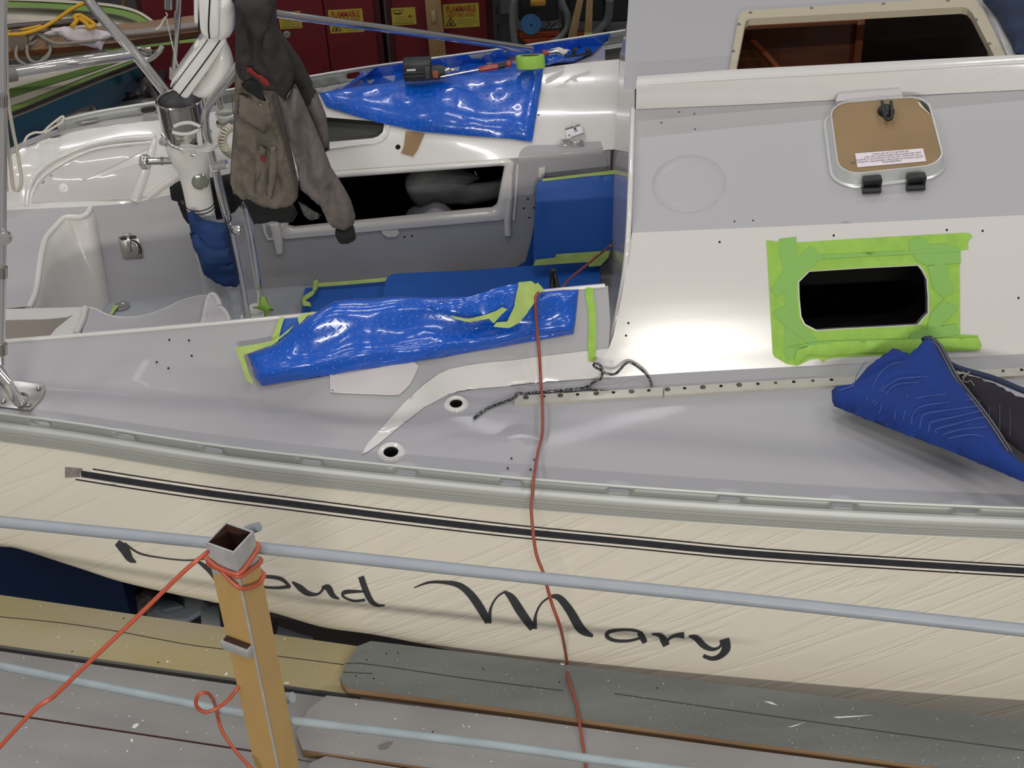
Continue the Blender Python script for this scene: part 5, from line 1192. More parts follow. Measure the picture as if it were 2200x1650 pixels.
# deck and cockpit fittings
lt = thing('locker_latch', 'chrome flush latch with padlock eye on the cockpit wall', 'latch', cWALL.hit(282, 530))
prism('latch_plate', [cWALL.hit(x, y, .004) for x, y in [(254, 509), (296, 505), (309, 551), (307, 555), (268, 557), (264, 553)]], -cWALL.n*.006, mat('latch_steel', (168, 166, 158), .28, metal=.9), lt, bev=.001)
prism('latch_recess', [cWALL.hit(x, y, .0055) for x, y in [(256, 510), (268, 507), (292, 506), (296, 512), (262, 517)]], -cWALL.n*.002, BLACK, lt)
prism('latch_hasp', [cWALL.hit(x, y, .016) for x, y in [(273, 508), (280, 508), (283, 541), (275, 543)]], -cWALL.n*.008, STEEL, lt, bev=.002)
T('latch_roll', [cWALL.hit(263, 507, .012), cWALL.hit(284, 505, .012)], .006, STEEL, lt, 10)
T('latch_eye', [cWALL.hit(x, y, .010) for x, y in [(283, 517), (295, 520), (303, 532), (304, 545)]], .0035, BLACK, lt, 8, 24)
T('latch_eye', [cWALL.hit(x, y, .012) for x, y in [(283, 520), (293, 524), (298, 534), (296, 545)]], .0045, STEEL, lt, 8, 24)
dr = thing('sole_drain', 'small chrome drain plate with green tape in the sole corner', 'drain', P(262, 658, z=2.805))
LA('drain_plate', [(.03, 0), (.03, .004), (.018, .006), (.012, .003), (0, .003)], P(262, 658, z=2.803), STEEL, dr, n=24)
patch('drain_tape', [(246, 655), (256, 657), (246, 668), (240, 677), (236, 672)], ZPlane(2.812), TAPEP, dr, 6)
cr = thing('crank_handle', 'black folding handle standing up behind the near coaming', 'handle', P(1188, 620, y=4.4))
T('grip', [P(1189, 580, y=4.5), P(1188, 590, y=4.5), P(1187, 612, y=4.48), P(1186, 640, y=4.45)], [.010, .012, .011, .013], BLACK, cr, 10)
T('arm', [P(1191, 584, y=4.5), P(1196, 604, y=4.47), P(1204, 640, y=4.42)], [.006, .006, .007], BLACK, cr, 8)

# ---------------------------------------------------------------- stern rail tubes
sr = thing('stern_rail', 'polished stainless stern rail tubes meeting above the drum', 'rail', P(290, 110, y=4.9))
T('rail_tube', [P(176, -24, y=4.95), P(205, 20, y=4.94), P(290, 116, y=4.93), P(362, 206, y=4.92)], .0185, CHROME, sr, 16, 20)
T('cross_tube', [P(16, 160, y=4.62), P(150, 138, y=4.74), P(285, 118, y=4.93)], .0170, CHROME, sr, 16, 20)
T('cross_tube', [P(16, 152, y=4.66), P(150, 129, y=4.78), P(262, 112, y=4.95)], .0085, CHROME, sr, 12, 20)
T('tube_end', [P(12, 164, y=4.6), P(34, 160, y=4.62)], .0215, mat('grey_cap', (108, 104, 104), .6), sr, 14)
LA('weld_ring', [(.019, -.006), (.022, 0), (.019, .006)], P(285, 117, y=4.93), STEEL, sr, (P(285, 117, y=4.93)-P(150, 138, y=4.74)))
T('rail_hook', [P(348, 100, y=5.0), P(335, 118, y=5.0), P(318, 128, y=5.0), P(302, 122, y=5.0)], .009, CHROME, sr, 10, 24)
B('rail_plate', P(310, 110, y=4.98), (.05, .012, .03), STEEL, sr)
stn = thing('stanchion', 'stainless stanchion pole at the left edge with foot plate', 'stanchion', P(45, 850, z=3.22))
T('pole', [P(6, -10, y=4.0), P(6, 500, y=3.86), P(3, 770, y=3.78)], .0105, CHROME, stn, 14, 20)
for a_, b_ in ((205, 228), (573, 596), (738, 760)): T('pole_collar', [P(5, a_, y=3.97-.00025*a_), P(5, b_, y=3.97-.00025*b_)], .0155, STEEL, stn, 14)
LA('pole_clamp', [(0, .014), (.018, .012), (.022, 0), (.018, -.012), (0, -.014)], P(10, 511, y=3.84), CHROME, stn, (.4, -1, .2), 20)
T('foot_joint', [P(2, 765, y=3.78), P(3, 785, y=3.76)], .009, STEEL, stn, 10)
T('foot_tube', [P(-8, 790, y=3.76), P(10, 818, y=3.73), P(40, 862, z=3.245)], .0185, CHROME, stn, 16)
zp_ = [cDC.hit(x, y, .007) for x, y in [(-30, 832), (32, 820), (94, 827), (98, 838), (92, 856), (80, 870), (66, 884), (0, 876), (-40, 868)]]
n_ = cDC.n.copy(); prism('foot_plate', zp_, -n_*.006, mat('plate_steel', (170, 166, 162), .3, metal=.85), stn, bev=.0015)
LA('weld_bead', [(.018, .006), (.026, 0)], cDC.hit(46, 860, .008), STEEL, stn, n_, 20)
for x, y in [(85, 837), (64, 873), (10, 865)]: LA('plate_screw', [(0, .001), (.004, .0012), (.0075, .0025), (.009, 0)], cDC.hit(x, y, .009), STEEL, stn, cDC.n, 14)
LINE = mat('white_line', (206, 198, 182), .85, bump=.4, bs=150)
rp_ = thing('rope', 'slack off-white line hanging down beside the left stanchion', 'rope', P(30, 300, y=4.0))
T('line', [P(x, y, y=4.05) for x, y in [(2, 20), (12, 60), (14, 120), (16, 200), (26, 270), (40, 340), (46, 390), (38, 410), (28, 400), (22, 350), (14, 280), (12, 220)]], .0055, LINE, rp_, 8, 80)
T('line', [P(x, y, y=4.02) for x, y in [(14, -10), (10, 40), (4, 90), (3, 130), (10, 300), (12, 380), (14, 410)]], .006, LINE, rp_, 8, 60)
tag(T('rope', [P(x, y, z=3.35) for x, y in [(52, 305), (60, 292), (75, 285), (92, 284), (105, 272), (125, 256), (136, 250), (134, 262), (118, 272), (96, 286)]], .005, LINE, None, 8, 60), 'short off-white lashing tied along the port quarter edge', 'rope')
pole2 = thing('stanchion', 'thin steel stanchion rising from the port rail behind the pods', 'stanchion', P(376, 160, y=5.75))
T('pole', [P(385, -20, y=5.7), P(381, 60, y=5.7), P(373, 150, y=5.75)], .0115, STEEL, pole2, 12, 12)
T('pole_base', [P(373, 148, y=5.75), P(372, 168, y=5.76)], .0165, mat('base_grey', (170, 166, 160), .5), pole2, 12)
T('pole_collar', [P(382, 26, y=5.7), P(381, 40, y=5.7)], .0145, STEEL, pole2, 12)
tag(T('rope', [P(x, y, y=5.66) for x, y in [(356, 27), (360, 33), (352, 40), (344, 55), (334, 64), (345, 58), (356, 38), (362, 60), (370, 95), (384, 150)]], .0028, LINE, None, 6, 60), 'thin white cord tied near the thin steel stanchion', 'rope')
tag(T('steel_tube', [P(362, -15, y=5.6), P(362, 18, y=5.6)], .017, STEEL, None, 12), 'short hanging steel tube end at the top edge', 'tube')

# ---------------------------------------------------------------- moving blankets
QB = mat('quilted_blue', (18, 54, 134), .92, bump=.5, bs=120, var=.25, vs=5, specks=.84, spcol=(120, 140, 190), sps=80)
QD = mat('quilted_dark', (38, 32, 46), .95, bump=.5, bs=90, var=.3, vs=6)
BD = mat('blanket_binding', (40, 50, 74), .9, bump=.4, bs=100)
TH = mat('stitch_thread', (74, 92, 150), .9); TH2 = mat('binding_thread', (150, 142, 120), .9)
A = P(1795, 868, z=3.29); bp_ = Plane(A, P(2200, 1040, z=3.30), P(1997, 742, y=3.72))
bl = thing('moving_blanket', 'bright blue quilted moving blanket folded over the side deck', 'blanket', A)
cdk = bp_
puff('blanket_lining', [(2030, 775), (2060, 790), (2130, 812), (2200, 846), (2330, 900), (2330, 1100), (2200, 960), (2120, 900)], cdk, QD, bl, h=.03, R=30, sp=12, wr=.03, ws=5, off=-.03)
puff('back_fold', [(1788, 843), (1800, 832), (1822, 832), (1868, 780), (1921, 744), (1935, 752), (1958, 762), (1990, 745), (1990, 800), (1850, 870), (1795, 860)], cdk, QB, bl, h=.025, R=18, sp=10, wr=.02, ws=7, off=-.01, seed=3)
puff('blanket_flap', [(1787, 845), (1788, 868), (1793, 879), (1900, 922), (2040, 975), (2200, 1042), (2400, 1120), (2330, 1080), (2200, 1012), (2165, 985), (2128, 925), (2095, 880), (2050, 820), (2030, 785), (2015, 757), (1998, 741), (1982, 748), (1940, 782), (1880, 812), (1830, 838)], cdk, QB, bl, h=.045, R=34, sp=10, wr=.02, ws=5, off=.012)
T('blanket_binding', [cdk.hit(x, y, .028) for x, y in [(1984, 747), (1998, 744), (2016, 760), (2034, 792), (2056, 832), (2098, 886), (2132, 932), (2168, 990), (2210, 1030)]], .012, BD, bl, 10, 60)
T('blanket_binding', [cdk.hit(x, y, .004) for x, y in [(2030, 778), (2062, 794), (2132, 814), (2200, 842), (2300, 880)]], .009, BD, bl, 10, 40)
for off_ in (-4, 4):
    T('binding_stitch', [cdk.hit(x+off_, y, .041) for x, y in [(1996, 746), (2016, 762), (2034, 794), (2056, 834), (2098, 888), (2132, 934), (2168, 990)]], .0011, TH2, bl, 5, 60)
CH = [[(1030, 370), (1100, 240), (1160, 190), (1250, 155), (1540, 140)], [(1062, 430), (1110, 290), (1180, 215), (1260, 195), (1520, 180)], [(1185, 475), (1192, 400), (1265, 275), (1345, 262), (1600, 225)],
      [(1255, 480), (1262, 425), (1345, 320), (1500, 290), (1700, 262)], [(1315, 520), (1322, 450), (1390, 378), (1600, 345), (1800, 322)], [(1380, 550), (1388, 490), (1430, 435), (1650, 400), (1850, 372)],
      [(1445, 580), (1452, 540), (1475, 500), (1700, 450), (1870, 408)], [(1510, 590), (1516, 555), (1700, 505), (1885, 460)], [(870, 210), (800, 235), (745, 250)], [(960, 20), (890, 120), (860, 205), (760, 245)],
      [(1100, 210), (1040, 300), (1012, 350)], [(1240, 30), (1150, 45), (1060, 130), (960, 330)], [(1560, 600), (1700, 560), (1900, 540)], [(1600, 630), (1800, 600), (1990, 660)]]
for pts in CH: T('quilting', [cdk.hit(1600+x/3.667, 800+y/3.667, .058) for x, y in pts], .0012, TH, bl, 5, 30)
for x in range(2060, 2190, 22): T('quilting', [cdk.hit(x, y, .0) for y in (790+(x-2030)*.35, 850+(x-2030)*.62)], .001, mat('dull_thread', (90, 84, 96), .9), bl, 5)
T('loose_thread', [cdk.hit(x, y, .06) for x, y in [(2066, 842), (2072, 836), (2066, 828), (2074, 833), (2084, 829), (2074, 838), (2068, 848), (2078, 852), (2084, 848), (2092, 860)]], .001, TH2, bl, 5, 40)
bl2 = thing('moving_blanket', 'dark navy blanket draped over the cabin top in the corner', 'blanket', P(2170, 60, z=3.85))
puff('blanket_body', [(2104, -30), (2112, 4), (2140, 35), (2156, 65), (2172, 92), (2178, 112), (2330, 140), (2330, -40)], ZPlane(3.82), mat('quilted_navy', (40, 52, 78), .95, bump=.6, bs=70, var=.35, vs=10), bl2, h=.05, R=26, sp=10, wr=.04, ws=8)

# ---------------------------------------------------------------- shop behind
RC = mat('cabinet_red', (104, 16, 26), .42, coat=.15, var=.15, vs=5)
RCD = mat('cabinet_red_dark', (66, 12, 18), .5)
YL = mat('label_yellow', (180, 164, 62), .6); ORG = mat('label_orange', (160, 66, 28), .6); LK = mat('label_black', (30, 28, 24), .6); LG = mat('label_grey_print', (120, 110, 60), .6)
CY = 11.0
def cabinet(xa, xb, seam, label, eagle=None, flam=None, vis=.25):
    z0, z1 = .05, 1.75
    L_ = P(xa, 60, y=CY).x; R_ = P(xb, 60, y=CY).x; Sx = P(seam, 60, y=CY).x if seam else None
    t = thing('safety_cabinet', label, 'cabinet', ((L_+R_)/2, CY+.22, 0), 'red flammable storage cabinets')
    B('body', ((L_+R_)/2, CY+.24, (z0+z1)/2), (R_-L_, .42, z1-z0), RCD, t, None, .01)
    fr = .045
    segs = [(L_+fr, Sx), (Sx, R_-fr)] if Sx else [(L_+fr, R_-fr)]
    for a, b in segs: B('door', ((a+b)/2, CY+.01, (z0+z1)/2), (b-a-.008, .03, z1-z0-.09), RC, t, None, .004)
    yl = CY-.0065
    def lbl(x0, y0, x1, y1):
        a = P(x0, y0, y=yl); b = P(x1, y1, y=yl); return a, b
    if flam:
        a, b = lbl(*flam); w_ = b.x-a.x; h_ = a.z-b.z
        wl = B('warning_label', ((a.x+b.x)/2, yl, (a.z+b.z)/2), (w_, .002, h_), YL, t, None, 0)
        yy = yl-.0012
        text('label_heading', 'FLAMMABLE', ORG, wl, (a.x+w_*.5, yy, a.z-h_*.33), (1, 0, 0), (0, 0, 1), h_*.36, bold=.035, align='CENTER', sx=w_*.90/(h_*.36*5.9))
        text('label_subheading', 'KEEP FIRE AWAY', ORG, wl, (a.x+w_*.5, yy, a.z-h_*.55), (1, 0, 0), (0, 0, 1), h_*.25, shear=.25, bold=.02, align='CENTER', sx=w_*.86/(h_*.25*8.1))
        tx, tz, s_2 = a.x+w_*.19, a.z-h_*.92, h_*.37
        bmx = bmesh.new()
        for q in range(3):
            o_ = [V((tx-s_2*.58, yy, tz)), V((tx+s_2*.58, yy, tz)), V((tx, yy, tz+s_2))]; c_2 = sum(o_, V())/3
            i_ = [c_2+(p-c_2)*.72 for p in o_]
            bmx.faces.new([bmx.verts.new(p) for p in (o_[q], o_[(q+1) % 3], i_[(q+1) % 3], i_[q])])
        fl_ = [(-.1, .12), (.08, .12), (.14, .26), (.06, .42), (.02, .56), (-.06, .40), (-.15, .28)]
        bmx.faces.new([bmx.verts.new((tx+u*s_2, yy, tz+v_*s_2)) for u, v_ in fl_]); obj('warning_triangle', bmx, LK, wl)
        for k in range(3): B('label_line', (a.x+w_*.66, yy, a.z-h_*(.70+.1*k)), (w_*(.5, .58, .3)[k], .0006, h_*.022), LG, wl, None, 0)
    if eagle:
        a, b = lbl(*eagle); w_ = b.x-a.x; h_ = a.z-b.z
        wl = B('maker_label', ((a.x+b.x)/2, yl, (a.z+b.z)/2), (w_, .002, h_), YL, t, None, 0)
        yy = yl-.0012
        text('label_heading', 'EAGLE', LK, wl, (a.x+w_*.05, yy, a.z-h_*.20), (1, 0, 0), (0, 0, 1), h_*.2, align='LEFT', sx=1.1)
        bmx = bmesh.new(); bmx.faces.new([bmx.verts.new((a.x+w_*(.27+u), yy, a.z-h_*(.30+v_))) for u, v_ in ((-.22, -.05), (0, -.0), (.22, -.05), (.14, .05), (.03, .08), (0, .12), (-.03, .08), (-.14, .05))]); obj('wing_mark', bmx, LK, wl)
        bmx = bmesh.new(); bmx.faces.new([bmx.verts.new((a.x+w_*(.76+u), yy, a.z-h_*(.52+v_))) for u, v_ in ((-.12, 0), (0, -.11), (.12, 0), (0, .11))]); obj('diamond_mark', bmx, ORG, wl)
        for k in range(4): B('label_line', (a.x+w_*(.35, .4, .5, .5)[k], yy, a.z-h_*(.52, .64, .76, .90)[k]), (w_*(.4, .5, .8, .8)[k], .0006, h_*.03), LG if k < 3 else LK, wl, None, 0)
        lc = V(((a.x+b.x)/2-.04, yl, b.z-.045))
        LA('lock', [(.028, 0), (.028, .006), (.016, .010), (.014, .004), (0, .004)], lc, mat('lock_steel', (176, 170, 168), .35, metal=.6), t, (0, -1, 0), 20)
    return t
cabinet(300, 541, None, 'red steel cabinet behind the instrument pods')
cabinet(546, 820, 700, 'wide red cabinet with two yellow labels behind the hanging jacket', (597, 26, 650, 60), (704, 22, 783, 68))
cabinet(833, 1061, 948, 'red cabinet behind the tape roll with a board leaning on it', (840, 18, 895, 52), (951, 10, 1031, 57))
a = P(911, -20, y=10.85); b = P(945, -20, y=10.85); c = P(960, 135, y=10.85); d = P(925, 135, y=10.85)
PLYW = mat('plywood_tan', (160, 130, 88), .7, var=.2, vs=8, st=(6, 1, 1))
lb = thing('board', 'tan plywood board leaning on the red cabinet between its labels', 'board', d)
prism('plank', [a, b, c, d], (0, -.02, 0), PLYW, lb, bev=.002)
prism('clip', [P(926, 24, y=10.82), P(935, 22, y=10.82), P(937, 46, y=10.82), P(928, 48, y=10.82)], (0, -.01, 0), mat('clip_beige', (170, 150, 120), .6), lb, bev=.003)
# shelf with vacuum cleaners
sh = thing('shelf_rack', 'dark steel shelf rack holding the vacuum cleaners', 'shelf', P(1200, 105, y=10.4))
DK = mat('rack_dark', (34, 36, 38), .6)
xs0, xs1 = P(1070, 60, y=10.6).x, P(1400, 60, y=10.6).x
zsh = P(1160, 100, y=10.4).z
for z_ in (zsh-.03, zsh+.85, zsh-.75): B('shelf_board', ((xs0+xs1)/2, 10.75, z_), (xs1-xs0, .6, .03), DK, sh)
for x_, y_ in ((xs0, 10.46), (xs1, 10.46), (xs0, 11.04), (xs1, 11.04)): B('rack_post', (x_, y_, 1.1), (.05, .03, 2.2), DK, sh)
bm = bmesh.new()
for k in range(14): box(bm, (xs0, 10.443, .3+k*.13), .012, .004, .05)
o = obj('post_slots', bm, HOLE, sh); o['kind'] = 'stuff'
OR = mat('vacuum_orange', (176, 84, 48), .5, var=.2, vs=8); VB = mat('vacuum_black', (36, 38, 38), .5)
VG = mat('vacuum_grey', (84, 88, 88), .5)
def vac(xc, label, yv=10.5):
    p = P(xc, 96, y=yv); X, Z = p.x, p.z
    t = thing('shop_vacuum', label, 'vacuum', (X, yv, zsh-.015), 'shop vacuum cleaners')
    zb_ = zsh-.015
    h_ = max(.12, Z-zb_)
    def fr(w0, d0, z0, w1, d1, z1, nm, m_): 
        bm = bmesh.new(); vs = [bm.verts.new((X+sx2*w_/2, yv+.12+sy2*d_/2, z_)) for w_, d_, z_ in ((w0, d0, z0), (w1, d1, z1)) for sx2, sy2 in ((-1, -1), (1, -1), (1, 1), (-1, 1))]
        bm.faces.new(vs[:4]); bm.faces.new(vs[4:])
        for i in range(4): bm.faces.new((vs[i], vs[(i+1) % 4], vs[4+(i+1) % 4], vs[4+i]))
        bmesh.ops.recalc_face_normals(bm, faces=bm.faces); bmesh.ops.bevel(bm, geom=list(bm.edges), offset=.02, segments=2, affect='EDGES'); return obj(nm, bm, m_, t)
    z2 = P(xc, 62, y=yv).z
    fr(.24, .3, zb_, .30, .34, z2-.03, 'tank', OR); fr(.33, .37, z2-.04, .33, .37, z2, 'tank_rim', OR)
    fr(.33, .36, z2, .33, .36, z2+.05, 'head_tray', VG)
    fr(.30, .20, z2+.04, .28, .20, z2+.30, 'head', VB); fr(.34, .2, z2+.28, .32, .2, z2+.34, 'head_top', VG)
    return t, X, z2
v1, X1, z1_ = vac(1160, 'orange and black shop vacuum with blue disc in its tray')
LA('sanding_disc', [(0, .004), (.012, .006), (.075, .004), (.075, 0)], P(1141, 52, y=10.42), mat('disc_blue', (44, 92, 138), .7, var=.2, vs=14), v1, (0, -1, .25), 32)
LA('disc_hole', [(0, .001), (.008, .001)], P(1141, 54, y=10.41), HOLE, v1, (0, -1, .25), 12)
HS = mat('vacuum_hose', (98, 104, 102), .55, bump=.6, bs=30, st=(1, 1, 3))
T('hose', [P(x, y, y=10.38) for x, y in [(1112, -12), (1103, 10), (1101, 45), (1104, 80), (1110, 110)]], .024, HS, v1, 12, 50)
T('hose', [P(x, y, y=10.36) for x, y in [(1202, -12), (1210, 10), (1220, 35), (1218, 60), (1203, 80), (1180, 94), (1150, 105)]], .022, HS, v1, 12, 60)
T('power_lead', [P(x, y, y=10.38) for x, y in [(1145, 8), (1152, 22), (1160, 30), (1172, 42), (1180, 52), (1172, 60), (1160, 60), (1180, 62), (1190, 52), (1198, 48)]], .006, BLACK, v1, 8, 60)
B('tool_socket', P(1156, 4, y=10.4), (.11, .05, .05), mat('dull_yellow', (166, 122, 46), .5), v1, None, .01)
vac(1262, 'dark-topped orange shop vacuum behind the two leaning boards', 10.62)
vac(1345, 'shop vacuum half hidden behind the cabin edge', 10.55)
for xs_, lbl_ in ((((1244, -20), (1256, -20), (1236, 88), (1218, 88)), 'slanting tan board leaning in front of the vacuum cleaners'), (((1261, -20), (1274, -20), (1271, 84), (1254, 84)), 'upright tan board with green tape before the vacuum cleaners')):
    pts = [P(x, y, y=10.3) for x, y in xs_]; t = thing('board', lbl_, 'board', pts[3], 'tan boards by the vacuums')
    prism('plank', pts, (0, -.02, 0), PLYW, t, bev=.002)
    if xs_[0][0] == 1261: prism('tape_band', [P(x, y, y=10.278) for x, y in ((1256, 70), (1272, 70), (1271, 82), (1254, 82))], (0, -.002, 0), TAPEP, t)
tag(T('vacuum_hose', [P(x, y, y=10.35) for x, y in [(1310, 0), (1306, 40), (1290, 62), (1272, 78), (1262, 92)]], .03, VG, None, 12, 40), 'thick dark hose curving beside the leaning boards', 'hose')
tag(T('yellow_cord', [P(270, -14, y=11.6), P(266, 6, y=11.6), P(265, 18, y=11.6)], .012, mat('tan_pipe', (150, 110, 60), .6), None, 8), 'thin tan pipe standing beyond the green-rimmed boat', 'pipe')

# ---------------------------------------------------------------- small boat beyond the stern
sbt = thing('small_boat', 'small teal and cream boat with green trim beyond the stern', 'boat', P(150, 200, z=2.0))
GT = mat('boat_green', (126, 156, 84), .45, coat=.2); GD = mat('boat_green_dark', (92, 122, 52), .5); BC = mat('boat_cream', (206, 198, 180), .5, var=.12, vs=6)
TEAL = mat('boat_teal', (14, 118, 156), .35, coat=.3)
def row(pts, z): return [P(x, y, z=z) for x, y in pts]
rr_ = [(-60, 268), (30, 240), (100, 212), (200, 170), (300, 130), (350, 100)]
loft('rub_rail', [row([(x, y-3) for x, y in rr_], 2.02), row([(x, y) for x, y in rr_], 2.05), row([(x, y+5) for x, y in rr_], 2.03), row([(x, y+9) for x, y in rr_], 1.98)], mat('rub_dark', (74, 60, 54), .3, coat=.4), sbt, n=40)
loft('rub_strip', [row([(x, y+9) for x, y in rr_], 1.985), row([(x, y+13) for x, y in rr_], 1.965)], BC, sbt, n=30)
r_lo = row([(x, y+13) for x, y in rr_], 1.96)
keel = [P(-60, 400, z=1.2), P(40, 360, z=1.2), P(130, 330, z=1.2), P(210, 290, z=1.2), P(262, 248, z=1.2), P(310, 165, z=1.7)]
loft('hull_side', [r_lo, [a.lerp(b, .5)+V((0, -.1, .05)) for a, b in zip(r_lo, keel)], keel], TEAL, sbt, n=40, sub=5)
def strip(nm, up, lo, z, m_): loft(nm, [row(up, z), row(lo, z)], m_, sbt, n=24, smooth=True)
strip('deck_green_edge', [(-60, 250), (30, 224), (100, 198), (200, 158), (290, 126), (330, 108)], [(-60, 266), (30, 238), (100, 210), (200, 168), (298, 129), (345, 102)], 2.04, GT)
strip('deck_cream', [(-60, 232), (30, 206), (110, 180), (200, 152), (282, 122), (325, 106)], [(-60, 251), (30, 225), (100, 199), (200, 159), (290, 127), (330, 109)], 2.045, BC)
strip('deck_green', [(-60, 212), (30, 188), (110, 166), (190, 144), (260, 128), (300, 114)], [(-60, 233), (30, 207), (110, 181), (200, 153), (282, 123), (325, 107)], 2.05, GD)
strip('deck_cream', [(-60, 150), (30, 146), (110, 128), (190, 115), (260, 106), (300, 100)], [(-60, 213), (30, 189), (110, 167), (190, 145), (260, 129), (300, 115)], 2.03, BC)
strip('hatch_green', [(220, 112), (270, 96), (330, 92), (400, 82), (440, 76)], [(225, 116), (270, 106), (330, 100), (400, 92), (440, 90)], 2.10, GT)
strip('far_rim', [(-60, 2), (20, 0), (120, 4), (230, 12), (290, 26), (330, 50)], [(-60, 16), (20, 14), (120, 19), (230, 28), (280, 40), (315, 56)], 2.25, GT)
strip('far_rim_edge', [(-60, -4), (20, -4), (120, -1), (230, 7), (295, 22), (335, 48)], [(-60, 2), (20, 1), (120, 5), (230, 13), (292, 27), (331, 51)], 2.26, BC)
strip('inner_side', [(-60, 15), (20, 14), (120, 19), (230, 28), (280, 40), (315, 56)], [(-60, 70), (20, 68), (120, 68), (200, 66), (270, 62), (315, 58)], 2.2, BC)
strip('inner_bench', [(-60, 42), (20, 41), (90, 46), (150, 52), (200, 60), (240, 70)], [(-60, 60), (20, 58), (60, 62), (100, 66), (130, 70), (160, 74)], 2.22, mat('bench_pale', (186, 176, 162), .5))
sp_ = thing('wooden_spar', 'varnished wooden spar lying across the small boat', 'spar', P(150, 110, z=2.35))
VW = mat('varnished_wood', (146, 86, 34), .35, coat=.4, var=.4, vs=6, st=(.3, 1, 4), vcol=(96, 60, 34)); VT = mat('spar_top', (150, 122, 98), .45, var=.3, vs=6, st=(.3, 1, 3))
u0 = row([(-60, 80), (9, 76), (110, 66), (230, 54), (300, 47), (440, 30)], 2.44); u1 = row([(-60, 116), (9, 112), (110, 104), (230, 94), (300, 84), (440, 66)], 2.42); u2 = row([(-60, 134), (9, 130), (110, 122), (230, 108), (300, 98), (440, 80)], 2.34)
loft('spar_top', [u0, u1], VT, sp_, n=24); loft('spar_side', [u1, [a.lerp(b, .5)+V((0, -.012, 0)) for a, b in zip(u1, u2)], u2, [p+V((0, .3, 0)) for p in u2]], VW, sp_, n=24)
loft('sail_track', [row([(200, 70), (300, 62), (440, 44)], 2.46), row([(200, 78), (300, 71), (440, 54)], 2.455)], mat('track_grey', (150, 148, 146), .5, metal=.3), sp_, n=12)
LA('block_wheel', [(0, .02), (.06, .02), (.065, 0), (.06, -.02), (0, -.02)], P(38, 86, z=2.48), mat('sheave_grey', (110, 98, 84), .5), sp_, (0, -1, .2))
YR = mat('yellow_rope', (206, 156, 34), .6); GR = mat('grey_rope', (138, 132, 122), .85, bump=.5, bs=120)
yr = thing('rope', 'bright yellow rope running along and knotted on the wooden spar', 'rope', P(120, 60, z=2.5))
T('strand', [P(x, y, z=2.5) for x, y in [(6, 70), (40, 66), (80, 58), (115, 46), (150, 22), (184, 4)]], .012, YR, yr, 8, 40)
T('strand', [P(x, y, z=2.52) for x, y in [(8, 74), (50, 72), (90, 60), (112, 48), (125, 40)]], .012, YR, yr, 8, 40)
T('knot', [P(x, y, z=2.56) for x, y in [(154, 57), (165, 44), (160, 36), (172, 33), (185, 40), (197, 48), (203, 55), (192, 60), (185, 50), (172, 40)]], .013, YR, yr, 8, 60)
gr = thing('rope', 'coiled grey rope hanging over the side of the wooden spar', 'rope', P(85, 100, z=2.5))
T('coil', [P(x, y, z=2.45) for x, y in [(108, 60), (90, 68), (60, 76), (42, 90), (34, 115), (40, 130), (55, 140), (48, 145)]], .009, GR, gr, 8, 60)
T('coil', [P(x, y, z=2.45) for x, y in [(110, 66), (80, 72), (62, 90), (58, 112), (66, 130), (82, 134), (100, 125), (108, 108), (105, 90), (92, 76), (75, 74), (62, 84), (64, 95), (80, 88)]], .009, GR, gr, 8, 90)
T('coil', [P(x, y, z=2.48) for x, y in [(85, 76), (105, 88), (125, 94), (160, 92), (200, 88), (230, 82), (250, 72)]], .009, GR, gr, 8, 50)
T('coil', [P(x, y, z=2.4) for x, y in [(122, 88), (110, 108), (95, 124), (85, 133), (60, 140), (30, 142), (10, 145)]], .009, GR, gr, 8, 50)
ct = thing('cloth', 'pale white rag draped over the wooden spar', 'cloth', P(170, 75, z=2.5))
puff('rag', [(92, 72), (108, 66), (120, 62), (140, 56), (165, 61), (205, 62), (232, 68), (240, 76), (228, 84), (222, 96), (218, 108), (200, 102), (160, 94), (146, 90), (130, 76), (118, 78), (100, 78)], Plane(P(90, 72, z=2.50), P(240, 72, z=2.50), P(160, 100, z=2.44)), mat('rag_white', (206, 196, 200), .9, bump=.3, bs=60), ct, h=.02, R=8, sp=6, wr=.03, ws=9)
bx_t = thing('boom_tube', 'dark metal tube strapped behind the yellow rope on the spar', 'tube', P(150, 50, z=2.5))
T('tube_run', [P(10, 60, z=2.5), P(110, 52, z=2.5), P(210, 42, z=2.5)], .022, mat('dark_tube', (76, 66, 60), .35, metal=.5), bx_t, 10)
# clutter on the floor between the boats
cb = thing('pipe_offcuts', 'jumble of dark grey pipes and hardware behind the port rail', 'scrap', P(300, 200, z=1.6))
rnd = random.Random(5)
for k, (x0_, y0_, x1_, y1_, rr) in enumerate([(302, 178, 312, 205, .035), (270, 218, 330, 210, .03), (285, 160, 330, 215, .02), (318, 185, 345, 230, .03), (340, 190, 350, 160, .045), (275, 205, 300, 215, .03), (262, 232, 345, 222, .05), (300, 150, 350, 175, .04)]):
    T('pipe_piece', [P(x0_, y0_, z=1.7), P((x0_+x1_)/2, (y0_+y1_)/2-2, z=1.75), P(x1_, y1_, z=1.7)], rr*.8, mat(('pipe_grey', 'pipe_dark', 'pipe_brown')[k % 3], ((128, 124, 122), (48, 42, 42), (86, 72, 66))[k % 3], .45, metal=.3), cb, 10, 12)

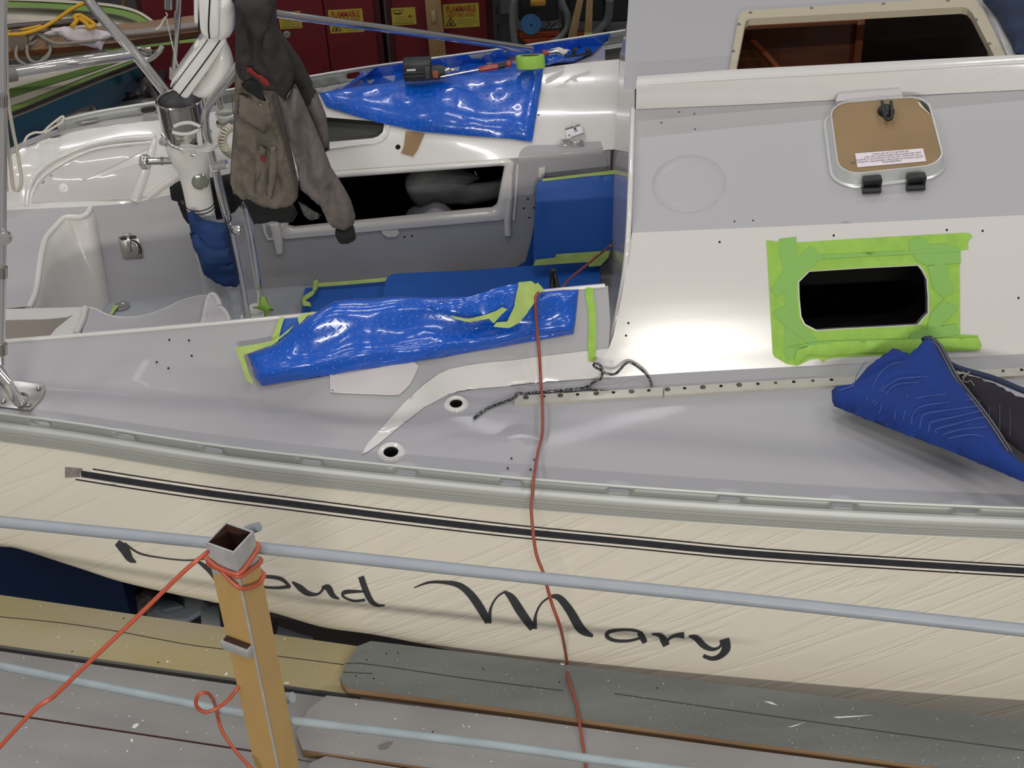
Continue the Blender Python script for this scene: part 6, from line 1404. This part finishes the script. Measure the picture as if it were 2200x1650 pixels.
# ---------------------------------------------------------------- under the stern
nv = thing('storage_bin', 'large navy blue panel-sided bin under the stern of the hull', 'bin', P(100, 1300, y=4.2))
a0 = P(-300, 1100, y=4.25); a1 = P(276, 1300, y=4.25)
prism('bin_front', [V((a0.x, 4.25, 2.29)), V((a1.x, 4.25, 2.29)), V((a1.x, 4.25, 1.2)), V((a0.x, 4.25, 1.2))], (0, .6, 0), mat('navy_paint', (6, 44, 90), .6), nv, bev=.006)
gb = thing('plastic_tote', 'grey plastic lid and bracket seen below the stern', 'tote', P(380, 1310, z=1.6))
GP = mat('grey_plastic', (140, 146, 152), .5, var=.2, vs=10)
def slab(nm, px, z_, m_, t, th=.03, b=.008): prism(nm, [P(x, y, z=z_) for x, y in px], (0, 0, -th), m_, t, bev=b)
slab('lid', [(276, 1275), (330, 1268), (425, 1278), (450, 1300), (400, 1330), (300, 1330)], 1.70, GP, gb)
slab('lid_rib', [(345, 1282), (375, 1288), (395, 1300), (350, 1310), (330, 1298)], 1.73, mat('grey_plastic_dark', (92, 98, 104), .5), gb)
slab('bracket', [(430, 1302), (470, 1298), (475, 1350), (432, 1345)], 1.78, mat('grey_plastic_light', (176, 182, 186), .45), gb)
puff('grey_sack', [(276, 1280), (300, 1272), (330, 1274), (345, 1290), (330, 1310), (290, 1322), (276, 1320)], ZPlane(1.8), mat('plastic_sack', (96, 88, 84), .25, coat=.5), gb, h=.06, R=14, sp=7, wr=.05, ws=9)
slab('tote_side', [(590, 1330), (672, 1358), (680, 1400), (590, 1400)], 1.8, GP, gb)
bm = bmesh.new()
cn = thing('chain', 'short black chain dangling between the post and the hull', 'chain', P(590, 1350, y=3.6))
for k, (x, y) in enumerate([(592, 1345), (588, 1355), (585, 1364)]):
    c = P(x, y, y=3.62); rr2 = [c+V((math.cos(a_)*.009*(1 if k % 2 else .5), 0, math.sin(a_)*.013)) for a_ in [i*math.pi/6 for i in range(12)]]
    T('chain_link', rr2, .0028, BLACK, cn, 6, closed=True)
